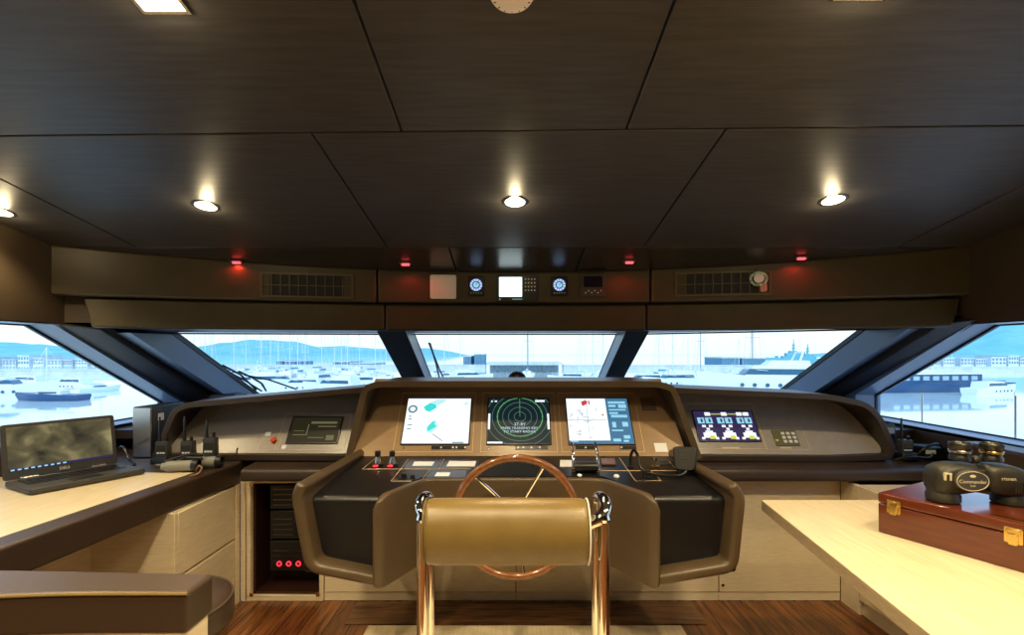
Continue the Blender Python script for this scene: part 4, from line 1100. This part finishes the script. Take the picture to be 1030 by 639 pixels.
# large binoculars standing on the case
zb0 = zr + Hc + .001
base = V((1.402, 1.503, zb0))
bn = thing('binoculars', base, 'large dark olive binoculars standing upright on the mahogany case', 'binoculars')
BM = Matrix.Translation(base) @ rot_z(math.radians(-8)) @ Matrix.Diagonal((.85, .88, .87, 1))
for sgn in (-1, 1):
    # porro prism body: wide rounded shoulder outboard, eyepiece near the middle
    def sx(a, b_): return (a, b_) if sgn > 0 else (-b_, -a)
    b = MB(); b.lathe([(.038, 0), (.043, .003), (.043, .022), (.040, .026), (.040, .07)], BM @ V((sgn * .105, 0, 0)), (0, 0, 1), 30)
    loops = []
    for z_, w0, w1, dp in ((.036, .052, .146, .046), (.046, .016, .149, .052), (.075, .008, .150, .055), (.098, .008, .148, .055), (.114, .008, .140, .053), (.125, .010, .124, .047), (.132, .016, .104, .038), (.134, .03, .085, .028)):
        xa_, xb_ = sx(w0, w1)
        loops.append([BM @ V((q.x, q.y, z_)) for q in rounded([(xa_, -dp), (xb_, -dp), (xb_, dp), (xa_, dp)], .036, 5)])
    b.loft(loops)
    br = b.build('barrel', olive, bn, angle=55)
    if sgn > 0:
        b = MB()
        for i_ in range(8):
            xx = .082 + i_ * .0085; yy = -.0555 + max(0, xx - .118) ** 2 * 16
            b.tube([BM @ V((xx, yy, z_)) for z_ in (.048, .085)], .0025, 6)
        b.build('grip_rib', olive, br)
    ex = BM @ V((sgn * .050, 0, 0))
    b = MB(); b.lathe([(0.0274, .126), (0.0274, .136), (0.0243, .140), (0.0236, .147), (0.0274, .149), (0.0274, .156), (0.0251, .158)], ex, (0, 0, 1), 28); b.build('eyepiece', plastic, bn)
    b = MB(); b.lathe([(0.0277, .1485), (0.0285, .1495), (0.0285, .1555), (0.0277, .1565)], ex, (0, 0, 1), 28); b.build('focus_ring', brass if sgn > 0 else steel, bn)
    b = MB(); b.lathe([(0.0251, .157), (0.0274, .160), (0.0289, .176), (0.0266, .179), (0.0228, .175), (0.0198, .163), (0.0008, .162)], ex, (0, 0, 1), 28); b.build('eyecup', plastic, bn)
b = MB(); b.span((-.03, -.030, .050), (.03, .035, .118), BM); b.lathe([(.012, .118), (.012, .136), (.006, .139)], BM @ V((0, 0, 0)), (0, 0, 1), 16); b.build('hinge_bridge', olive, bn, bevel=.008)
OM = BM @ Matrix.Translation((-.055, -.056, .086)) @ Matrix.Rotation(math.pi / 2, 4, 'X')
b = MB(); b.loft([[OM @ V((.055 * k * math.cos(a * math.pi / 20), .037 * k * math.sin(a * math.pi / 20), h)) for a in range(40)] for k, h in ((1, -.03), (1, .006), (.94, .008))]); ov = b.build('badge', plastic2, bn)
b = MB(); b.tube([OM @ V((.049 * math.cos(a * math.pi / 20), .032 * math.sin(a * math.pi / 20), .0082)) for a in range(40)], .0010, 6, closed=True); b.build('badge_ring', gold_txt, ov)
b = MB(); b.text('Commander', .0168, OM @ Matrix.Translation((0, -.002, .0085))); b.text('7x50', .0085, OM @ Matrix.Translation((0, -.016, .0085)))
b.loft([[OM @ V((.009 * math.cos(a * math.pi / 10), .017 + .005 * math.sin(a * math.pi / 10), h)) for a in range(20)] for h in (.0078, .0092)])
tag(b.build('badge_text', gold_txt, ov), 'pale model lettering')
FMx = BM @ Matrix.Translation((0, -.0550, 0)) @ Matrix.Rotation(math.pi / 2, 4, 'X')
b = MB(); b.text('STEINER', .0125, FMx @ Matrix.Translation((.062, .094, .0006))); tag(b.build('maker_text', gold_txt, bn), 'pale maker lettering')
b = MB(); b.rect(-.136, .104, -.114, .109, -.008, .002, FMx); b.rect(-.136, .084, -.131, .104, -.010, .001, FMx); b.rect(-.120, .084, -.115, .104, -.006, .002, FMx)
b.build('strap_lug', gold_txt, bn)

# right side items: padded side rest, chargers
b = MB(); prof = rounded([(-1.2, .0), (2.485, .0), (2.485, .866), (-1.2, .866)], [.0, .05, .06, 0], 6)
b.loft([[V((x, p.x, p.y)) for p in prof] for x in (2.20, 2.345)])
tag(b.build('side_rest', leather_dk, None, bevel=.015), 'padded brown leather rest along the starboard wall under the window', 'padded rest')
walkie(911, 461, 2.66, .095, 'black handheld radio with an upright antenna on the starboard ledge', None, .733, .215)
t = thing('mobile_phone', at(895, 460, 2.74), 'black phone handset standing at the end of the starboard wing', 'phone')
M = Matrix.Translation(V((at(896, 460, 2.78).x, 2.78, .736))) @ Matrix.Rotation(-.12, 4, 'X')
b = MB(); b.loft([[M @ V((p.x, n, p.y)) for p in rounded([(-.030, 0), (.030, 0), (.030, .17), (-.030, .17)], .022, 5)] for n in (-.012, .012)]); b.build('body', plastic, t, bevel=.003)
b = MB(); b.span((-.022, -.0135, .05), (.022, -.0115, .145), M); b.build('screen', lens_m, t)
t = thing('charger_box', V((2.20, 2.68, .735)), 'low black charger box with cables right of the starboard radio', 'charger')
b = MB(); b.span((2.19, 2.63, .735), (2.33, 2.74, .80)); b.build('housing', plastic, t, bevel=.01)
b = MB(); b.tube(smooth_path([V((2.12, 2.62, .745)), V((2.16, 2.60, .80)), V((2.24, 2.61, .82)), V((2.29, 2.62, .76))], 8), .006, 8); b.tube(smooth_path([V((2.0, 2.60, .742)), V((2.08, 2.58, .76)), V((2.17, 2.59, .752)), V((2.22, 2.62, .77))], 8), .005, 8); b.build('cable', plastic, t)
b = MB(); b.span((2.19, 2.627, .765), (2.24, 2.632, .785)); b.build('indicator', scr_olive2, t)

# magnetic compass on the dashboard
t = thing('compass', V((.03, 2.95, .85)), 'black domed compass on the dashboard at the centre windshield', 'compass')
c = V((.03, 2.95, .85))
b = MB(); b.lathe([(.07, 0), (.065, .02), (.045, .06), (.045, .26), (.055, .28), (.055, .29)], c, (0, 0, 1), 24); b.build('binnacle', plastic2, t)
b = MB(); b.lathe([(.054, .285), (.053, .305), (.045, .322), (.03, .334), (.01, .339), (.001, .34)], c, (0, 0, 1), 24); b.build('dome', plastic, t)

# ------------------------------------------------------------------ OUTSIDE OF THE GLASS: WIPERS AND RAIL
def wiper(pts, arm, n, p0, lab):
    t = thing('wiper', hit(*pts[0], p0, n), lab, 'windshield wiper')
    off = V((0, .02, .035))
    P = [hit(x, y, p0, n) + off for x, y in pts]
    b = MB(); b.tube(P, .007, 6); b.build('blade', rubber, t)
    P2_ = [hit(x, y, p0, n) + off * 1.3 for x, y in arm]
    b = MB(); b.tube(P2_, .008, 6); b.build('arm', plastic, t)
nL = (V((-.853, GY, gz(GY))) - GL0).cross(GL1 - GL0).normalized()
wiper([(204, 366), (226, 378), (244, 387), (262, 398)], [(222, 374), (240, 383), (256, 398)], nL, GL0, 'black wiper lying along the outer edge of the port windshield')
wiper([(244, 382), (270, 387), (297, 396)], [(238, 380), (252, 386), (262, 392), (266, 399)], nL, GL0, 'thin black wiper arm reaching across the foot of the port windshield')
nC = V((0, -GS, 1)).normalized()
wiper([(431, 350), (440, 372), (446, 386)], [(432, 352), (438, 371), (442, 388)], nC, V((0, GY, gz(GY))), 'black wiper standing at the left edge of the centre windshield')

def stanchion(x, y0, y1, X, lab):
    Y = X * F / (x - CX); a = at(x, y0, Y); z1 = CZ - (y1 - HY) / F * Y
    t = thing('rail_stanchion', V((a.x, Y, z1)), lab, 'railing post', 'deck rail posts')
    b = MB(); b.lathe([(.007, z1), (.007, a.z)], (a.x, Y, 0), (0, 0, 1), 10); b.build('post', steel, t)
    b = MB(); b.lathe([(.03, z1), (.03, z1 + .01), (.014, z1 + .02)], (a.x, Y, 0), (0, 0, 1), 10); b.build('foot', steel, t)
stanchion(927.5, 396, 452, 3.6, 'thin deck rail post seen through the starboard window, nearer the pillar')
stanchion(1021.5, 398, 470, 3.6, 'thin deck rail post at the right edge of the starboard window')
b = MB(); b.span((2.6, -1, .40), (4.2, 5.5, .47)); struct(b.build('trim_10', white_pl), 'white starboard side deck', 'deck')

# ------------------------------------------------------------------ HARBOUR
ZW = -5.5
water_m = mat('harbour_water', (.85, .93, .86), .05, bump=.012, bscale=.35, spec=.7)
b = MB(); b.span((-2500, 8, ZW - 1), (2500, 3000, ZW)); struct(b.build('water', water_m), 'pale calm harbour water', 'water')
hill_m = mat('hazy_hill', (.18, .50, .50), .9, second=(.27, .60, .58), scale=.02)  # distance haze put into the hill colour
def hills(prof, Y, name, lab, depth=300, seed=0):
    b = MB(); loops = []
    P_ = []
    for i in range(len(prof) - 1):
        for k in range(8): P_.append((lerp(prof[i][0], prof[i + 1][0], k / 8), lerp(prof[i][1], prof[i + 1][1], k / 8)))
    P_.append(prof[-1])
    rows_ = []
    for t_ in (0, .35, .7, 1, 1.6):
        row = []
        for x, y in P_:
            Yt = Y + depth * t_; c = at(x, y, Y + depth); h = c.z - ZW
            k = (0, .45, .8, 1, .3)[(0, .35, .7, 1, 1.6).index(t_)]
            nz = 1 + .12 * noise.noise(V((x * .05 + seed, t_ * 3, 0))) * (1 if 0 < t_ < 1.5 else .4)
            row.append(V((c.x * Yt / (Y + depth), Yt, ZW - .5 + h * k * nz)))
        rows_.append(row)
    b.loft(rows_, closed=False, caps=False)
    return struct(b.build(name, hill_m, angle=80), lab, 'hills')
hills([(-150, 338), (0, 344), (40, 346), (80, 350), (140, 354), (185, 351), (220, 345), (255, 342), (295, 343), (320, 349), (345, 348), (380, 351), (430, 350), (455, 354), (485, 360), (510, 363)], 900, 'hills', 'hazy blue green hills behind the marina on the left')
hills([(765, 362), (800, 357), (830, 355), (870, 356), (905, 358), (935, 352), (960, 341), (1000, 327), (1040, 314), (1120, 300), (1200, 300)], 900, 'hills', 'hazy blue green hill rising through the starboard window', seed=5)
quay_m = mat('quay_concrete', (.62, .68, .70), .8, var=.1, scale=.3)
def quay(xa, xb, Y, h, nm, lab, dep=8):
    a = (xa - CX) / F * Y; c = (xb - CX) / F * Y
    b = MB(); b.span((a, Y, ZW - .5), (c, Y + dep, ZW + h)); b.span((a, Y - .15, ZW + h - .25), (c, Y + dep, ZW + h + .05)); return struct(b.build(nm, quay_m), lab, 'quay')
quay(-250, 175, 150, 1.6, 'pier', 'pale stone quay beyond the port window')
quay(100, 488, 212, 1.6, 'pier', 'long pale quay behind the crowded marina')
quay(567, 830, 205, 1.6, 'pier', 'pale quay below the harbour buildings')
quay(860, 1300, 170, 1.7, 'pier', 'pale quay beyond the starboard window', 12)

# buildings
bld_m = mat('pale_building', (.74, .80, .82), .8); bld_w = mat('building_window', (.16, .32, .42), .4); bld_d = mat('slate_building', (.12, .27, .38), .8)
def building(x0, x1, y0, y1, Y, lab, m=None, cols=5, rows_n=2, group=None, roof=True):
    p0 = at(x0, y1, Y); p1 = at(x1, y0, Y); z0 = p0.z
    t = thing('building', V(((p0.x + p1.x) / 2, Y, ZW)), lab, 'building', group)
    b = MB(); b.span((p0.x, Y, ZW), (p1.x, Y + 20, p1.z)); b.build('walls', m or bld_m, t)
    b = MB(); w_ = p1.x - p0.x; h_ = p1.z - z0
    for i in range(cols):
        for j in range(rows_n):
            cx2 = p0.x + w_ * (i + .5) / cols; cz2 = z0 + h_ * (j + .5) / rows_n
            b.span((cx2 - w_ / cols * .28, Y - .15, cz2 - h_ / rows_n * .3), (cx2 + w_ / cols * .28, Y + .2, cz2 + h_ / rows_n * .3))
    b.build('windows', bld_w, t)
    if roof:
        b = MB(); b.span((p0.x - .1, Y - .3, p1.z), (p1.x + .1, Y + 20.1, p1.z + h_ * .08 + .2)); b.build('roof', quay_m, t)
    return t
# terminal with a row of tall piers
Y = 172
t = thing('terminal_building', at(527, 374, Y), 'long low terminal with a row of dark bays behind the centre windshield', 'building')
pa, pb = at(492, 374, Y), at(563, 366, Y)
b = MB(); b.span((pa.x, Y + 4, ZW), (pb.x, Y + 18, pb.z - .3)); b.build('walls', bld_m, t)
b = MB(); b.span((pa.x - 1, Y, pb.z - .5), (pb.x + 1, Y + 19, pb.z + .3)); b.build('roof', quay_m, t)
b = MB()
for i in range(12):
    x = lerp(pa.x, pb.x, (i + .5) / 12)
    b.span((x - .72, Y + 3.2, pa.z), (x + .72, Y + 4.2, pb.z - .45))
b.build('bays', mat('bay_slate', (.22, .34, .42), .7), t)
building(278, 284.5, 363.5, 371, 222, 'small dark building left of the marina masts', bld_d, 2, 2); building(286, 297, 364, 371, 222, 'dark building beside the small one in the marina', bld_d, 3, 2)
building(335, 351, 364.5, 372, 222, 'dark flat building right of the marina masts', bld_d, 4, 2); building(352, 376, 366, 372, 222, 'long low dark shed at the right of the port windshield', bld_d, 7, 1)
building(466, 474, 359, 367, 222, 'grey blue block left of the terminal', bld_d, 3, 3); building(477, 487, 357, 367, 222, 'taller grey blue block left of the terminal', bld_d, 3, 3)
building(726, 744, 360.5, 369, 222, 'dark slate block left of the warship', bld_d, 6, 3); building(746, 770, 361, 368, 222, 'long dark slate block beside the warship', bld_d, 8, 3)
rr = random.Random(11)
k = 0
for zone, xs, yb, Yd, gname in (('port', [(-30, 175)], 367, 265, 'pale houses on the far shore to port'), ('starboard', [(900, 1100)], 367, 265, 'pale houses on the far shore to starboard')):
    x = xs[0][0]
    while x < xs[0][1]:
        wv = rr.uniform(7, 15); hv = rr.uniform(4, 9)
        building(x, x + wv, yb - hv, yb, Yd, 'small pale house in the row on the far %s shore' % zone, rr.choice((bld_m, quay_m)), 4, 2, gname)
        x += wv + rr.uniform(1.5, 6)

# boats
gel = mat('white_gelcoat', (.86, .90, .92), .35); navy = mat('navy_hull', (.02, .075, .19), .3); glassd = mat('boat_window', (.03, .12, .19), .2); alum = mat('mast_alloy', (.72, .78, .80), .4); maste = mat('mast_dark', (.16, .28, .34), .5); cover = mat('sail_cover', (.16, .40, .55), .8); wh = mat('sail_cover_white', (.8, .85, .88), .8)
def hullmb(L_, B, fb, sheer=.35):
    b = MB(); st = []
    n = 12
    for i in range(n + 1):
        t_ = i / n; x = (t_ - .5) * L_
        bw_ = B / 2 * (.86 + .14 * math.sin(min(1, t_ * 2) * math.pi / 2)) if t_ < .5 else B / 2 * max(.02, 1 - ((t_ - .5) / .5) ** 2.2)
        zt_ = fb * (1 + sheer * t_ ** 2)
        xr = x + (.06 * L_ if t_ == 1 else 0)
        st.append([V((x, -bw_ * .75, -.2)), V((xr, -bw_, zt_ * .6)), V((xr, -bw_, zt_)), V((xr, bw_, zt_)), V((xr, bw_, zt_ * .6)), V((x, bw_ * .75, -.2))])
    b.loft(st); return b
def sailboat(L_, H, hm, cm, mm, lab, group=None):
    t = thing('sailboat', (0, 0, 0), lab, 'sailboat', group)
    B = L_ * .31; fb = L_ * .095
    hullmb(L_, B, fb).build('hull', hm, t)
    b = MB(); b.loft([[V((x, y, z)) for x, y in ((-L_ * .22, -B * .30), (L_ * .22, -B * .22), (L_ * .26, 0), (L_ * .22, B * .22), (-L_ * .22, B * .30))] if z < fb * 1.5 else [V((x, y, z)) for x, y in ((-L_ * .20, -B * .26), (L_ * .12, -B * .18), (L_ * .16, 0), (L_ * .12, B * .18), (-L_ * .20, B * .26))] for z in (fb * .98, fb * 1.62)])
    b.build('cabin', gel, t)
    b = MB(); b.span((-L_ * .15, -B * .285, fb * 1.22), (L_ * .14, B * .285, fb * 1.46)); b.build('cabin_windows', glassd, t)
    b = MB(); b.lathe([(L_ * .0085, fb), (L_ * .0075, H * .6), (L_ * .005, H)], (L_ * .08, 0, 0), (0, 0, 1), 8)
    b.tube([V((L_ * .08, -B * .32, H * .55)), V((L_ * .08, B * .32, H * .55))], L_ * .003, 5); b.build('mast', mm, t)
    b = MB(); b.tube([V((L_ * .07, 0, fb * 1.9)), V((-L_ * .34, 0, fb * 2.0))], L_ * .016, 8); b.build('boom_cover', cm, t)
    b = MB(); r_ = L_ * .0014
    b.tube([V((L_ * .08, 0, H)), V((L_ * .5, 0, fb * 1.3))], r_ * 2.2, 5); b.tube([V((L_ * .08, 0, H)), V((-L_ * .48, 0, fb))], r_, 4)
    for s in (-1, 1): b.tube([V((L_ * .08, 0, H * .98)), V((L_ * .08, s * B * .32, H * .55)), V((L_ * .07, s * B * .46, fb))], r_, 4)
    b.build('rigging', mm, t)
    return t
def motoryacht(L_, hm, lab, group=None, fly=True):
    t = thing('motor_yacht', (0, 0, 0), lab, 'motor yacht', group)
    B = L_ * .29; fb = L_ * .12
    hullmb(L_, B, fb, .45).build('hull', hm, t)
    def block(z0, z1, x0, x1, y, rake):
        b = MB(); b.loft([[V((xx, yy, z)) for xx, yy in ((x0 + k * .2, -y * (1 - k * .06)), (x1 - rake * k, -y * .8 * (1 - k * .06)), (x1 - rake * k, y * .8 * (1 - k * .06)), (x0 + k * .2, y * (1 - k * .06)))] for z, k in ((z0, 0), (z1, 1))]); return b
    block(fb * .98, fb * 1.85, -L_ * .28, L_ * .24, B * .42, L_ * .10).build('cabin', gel, t)
    block(fb * 1.30, fb * 1.66, -L_ * .24, L_ * .218, B * .428, L_ * .045).build('cabin_windows', glassd, t)
    if fly:
        block(fb * 1.85, fb * 2.2, -L_ * .26, L_ * .06, B * .36, L_ * .05).build('flybridge', gel, t)
        b = MB(); b.tube([V((-L_ * .18, -B * .33, fb * 2.1)), V((-L_ * .21, -B * .28, fb * 2.75)), V((-L_ * .21, B * .28, fb * 2.75)), V((-L_ * .18, B * .33, fb * 2.1))], L_ * .008, 8); b.tube([V((-L_ * .21, 0, fb * 2.75)), V((-L_ * .215, 0, fb * 3.6))], L_ * .003, 6); b.build('radar_arch', gel, t)
    b = MB()
    for i in range(5):
        for s in (-1, 1): b.lathe([(fb * .13, -.02), (fb * .13, .05)], V((-L_ * .12 + i * L_ * .09, s * B * .5 * (.99 if i < 3 else .93) - s * .02, fb * .62)), (0, s, 0), 12)
    b.build('portholes', glassd, t)
    b = MB(); b.tube([V((L_ * .05, -B * .40, fb * 1.55)), V((L_ * .5, 0, fb * 1.85)), V((L_ * .05, B * .40, fb * 1.55))], L_ * .0025, 5); b.build('bow_rail', alum, t)
    return t
S1 = sailboat(12, 15, gel, cover, alum, 'x'); S2 = sailboat(11, 14, gel, wh, alum, 'x'); S3 = sailboat(13, 18, gel, wh, maste, 'x'); M1 = motoryacht(14, gel, 'x'); M2 = motoryacht(11, gel, 'x', fly=False)
protos = {'S1': S1, 'S2': S2, 'S3': S3, 'M1': M1, 'M2': M2}
used = set(); berths = []
ORD = ['first', 'second', 'third', 'fourth', 'fifth', 'sixth', 'seventh', 'eighth', 'ninth', 'tenth', 'eleventh', 'twelfth', 'thirteenth', 'fourteenth', 'fifteenth', 'sixteenth', 'seventeenth', 'eighteenth', 'nineteenth', 'twentieth']
def place(kind, x, yw, rz, sc=1., lab=None, group=None):
    Lk = {'S1': 12, 'S2': 11, 'S3': 13, 'M1': 14, 'M2': 11, 'MB': 22, 'SN': 10.5}[kind] * sc
    ca, sa = math.cos(math.radians(rz)), math.sin(math.radians(rz))
    for dy in (0, .7, -.7, 1.4, -1.4, 2.1, -2.1, 3, -3, 4, -4, 5, -5, -6, -7, 6, 7, -8, 8, -9, 10, -10, 12):
        Y = (CZ - ZW) * F / max(19, yw + dy - HY); X = (x - CX) / F * Y
        cs_ = [(X + ca * Lk * q, Y + sa * Lk * q, Lk * .19) for q in (-.42, -.14, .14, .42, .54)]
        if all((a - c) ** 2 + (b_ - d) ** 2 > (r + q) ** 2 for a, b_, r in cs_ for c, d, q in berths): break
    berths.extend(cs_)
    p = protos[kind]
    o = p if kind not in used else copy_tree(p)
    used.add(kind)
    o.location = ((x - CX) / F * Y, Y, ZW); o.rotation_euler = (0, 0, math.radians(rz)); o.scale = (sc, sc, sc)
    o['label'] = lab or 'boat'
    if group: o['group'] = group
    elif 'group' in o: del o['group']
    return o
rr = random.Random(21)
def fleet(zone, lst):
    ns = nm_ = 0
    for kind, x, yw, rz, sc in sorted(lst, key=lambda q_: q_[1]):
        if kind[0] == 'S':
            lab = 'white moored sailboat, %s mast from the left seen through the %s' % (ORD[ns], zone); ns += 1; g_ = 'sailboats seen through the ' + zone
        else:
            lab = 'white motor yacht, %s from the left among the boats seen through the %s' % (ORD[nm_], zone); nm_ += 1; g_ = 'motor yachts seen through the ' + zone
        place(kind, x, yw, rz, sc, lab, g_)
# larger yacht close to the starboard windshield
protos['MB'] = motoryacht(22, gel, 'x', fly=True); place('MB', 775, 396, 168, .95, 'large white motor yacht with portholes, nearest to the starboard windshield')
def barge():
    t = thing('ferry', (0, 0, 0), 'long low dark blue ferry moored beyond the starboard window', 'ferry')
    hullmb(26, 5, 1.6, .15).build('hull', navy, t)
    b = MB(); b.span((-11, -2.2, 1.55), (7, 2.2, 3.1)); b.build('deckhouse', navy, t)
    b = MB()
    for i in range(9): b.span((-10.4 + i * 1.9, -2.25, 2.1), (-9.2 + i * 1.9, 2.25, 2.8)); 
    b.build('windows', mat('ferry_glass', (.35, .55, .65), .2), t)
    b = MB(); b.span((-11.3, -2.4, 3.1), (7.4, 2.4, 3.3)); b.build('roof', gel, t)
    return t
t = barge(); Y = 6.8 * F / 39; t.location = ((940 - CX) / F * Y, Y, ZW); t.rotation_euler = (0, 0, math.radians(8)); berths.extend((t.location.x + q * math.cos(.14), t.location.y + q * math.sin(.14), 4.5) for q in (-12, -6, 0, 6, 12))
# boats through the side windows
protos['SN'] = sailboat(10.5, 8.6, navy, wh, gel, 'x'); place('SN', 52, 403, 180, .88, 'navy hulled sailboat moored beyond the port window')
place('M1', -8, 404, 20, 1.0, 'white motor yacht at the left edge of the port window')
place('M2', 25, 391, 185, 1.0, 'white motor yacht behind the navy sailboat'); place('M2', 75, 391, 170, .9, 'small white motor yacht right of the navy sailboat'); place('S2', 98, 392, 80, .7, 'white sailboat at the quay right of the navy boat')
place('M2', 997, 393.5, 15, .9, 'white motor yacht right of the dark blue ferry'); place('S1', 960, 389, 80, .7, 'white sailboat behind the dark blue ferry'); place('M1', 925, 386, 190, .8, 'white motor yacht behind the left end of the ferry')
for x, lab in ((1003, 'left of the two dark mooring blocks beside the ferry'), (1014, 'right of the two dark mooring blocks beside the ferry')):
    Y = 6.8 * F / 40; a = at(x, 385, Y)
    b = MB(); b.lathe([(.8, ZW - .5), (.8, ZW + 1.2), (.95, ZW + 1.25), (.95, ZW + 1.75)], (a.x, Y, 0), (0, 0, 1), 14); tag(b.build('mooring_block', navy), lab, 'mooring block', 'mooring blocks')
fleet('port windshield', [('S1', 192, 383, 80, 1), ('S2', 212, 378, 100, 1), ('S1', 232, 380, 60, .95), ('S2', 246, 376, 90, 1), ('S1', 262, 384, 110, 1), ('S2', 278, 379, 85, 1.1), ('S1', 289, 385, 70, 1), ('S2', 306, 380, 95, .9), ('S1', 322, 378, 80, 1), ('S2', 334, 386, 75, 1),
                          ('S1', 349, 380, 100, 1), ('S2', 361, 383, 95, 1.05), ('S1', 376, 379, 80, 1), ('S2', 387, 384, 85, 1),
                          ('M2', 238, 391, 200, 1), ('M1', 275, 392, 15, .9), ('M2', 305, 394, 190, .95), ('M1', 340, 391, 165, .85), ('M2', 368, 394, 20, 1), ('M1', 388, 389, 95, .9), ('M2', 220, 386, 30, .9), ('M1', 290, 388, 100, .8), ('M2', 322, 389, 80, 1), ('M1', 355, 386, 95, .8), ('M2', 255, 388, 100, 1), ('S1', 204, 377, 90, 1.2), ('S2', 270, 376.5, 85, 1.3), ('S1', 298, 377, 95, 1.2), ('S2', 342, 376.5, 90, 1.3)])
fleet('centre windshield', [('S1', 445, 383, 70, 1), ('S2', 463, 380, 95, 1), ('S3', 530.5, 381, 85, 1), ('S2', 585, 381, 100, 1), ('S1', 596, 384, 80, 1.1), ('S2', 606, 380, 75, 1.2), ('M1', 470, 384, 20, .8), ('M2', 575, 385, 170, .9), ('M1', 600, 388, 190, .8), ('M2', 455, 389, 195, .9)])
fleet('starboard windshield', [('S1', 664, 382, 90, 1.1), ('S2', 677, 379, 75, 1.2), ('S2', 694, 382, 100, 1.1), ('S3', 705.5, 386, 80, 1), ('S1', 745, 384, 95, .7), ('S3', 757.5, 388, 70, 1),
                               ('M1', 680, 390, 190, .9), ('M2', 700, 388, 175, 1), ('M1', 722, 391, 165, .8), ('M2', 740, 387, 200, .95), ('M2', 650, 388, 180, 1)])
# warship
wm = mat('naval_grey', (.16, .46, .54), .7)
t = thing('warship', (0, 0, 0), 'grey warship with two masts beyond the starboard windshield', 'warship')
hullmb(62, 9, 5, .3).build('hull', wm, t)
b = MB(); b.span((-20, -3.6, 5), (16, 3.6, 8)); b.span((-4, -3.2, 8), (12, 3.2, 11.5)); b.span((0, -2.6, 11.5), (8, 2.6, 14)); b.span((-18, -2.8, 8), (-8, 2.8, 10.5)); b.build('superstructure', wm, t, bevel=.3)
for x, h in ((3, 27), (-12, 22)):
    b = MB(); b.lathe([(1.4, 9), (.9, h * .7), (.35, h)], (x, 0, 0), (0, 0, 1), 8); b.span((x - .4, -3, h * .74), (x + .4, 3, h * .78)); b.span((x - 1.6, -.5, h * .6), (x + 1.6, .5, h * .66)); b.build('mast', wm, t)
b = MB(); b.span((-9, -2, 8), (-4, 2, 13)); b.build('funnel', wm, t, bevel=.3)
b = MB(); b.lathe([(2, 6), (2, 7.5), (1, 8.2)], (21, 0, 0), (0, 0, 1), 12); b.tube([V((21, 0, 7.3)), V((27, 0, 8.0))], .25, 8); b.build('gun_turret', wm, t)
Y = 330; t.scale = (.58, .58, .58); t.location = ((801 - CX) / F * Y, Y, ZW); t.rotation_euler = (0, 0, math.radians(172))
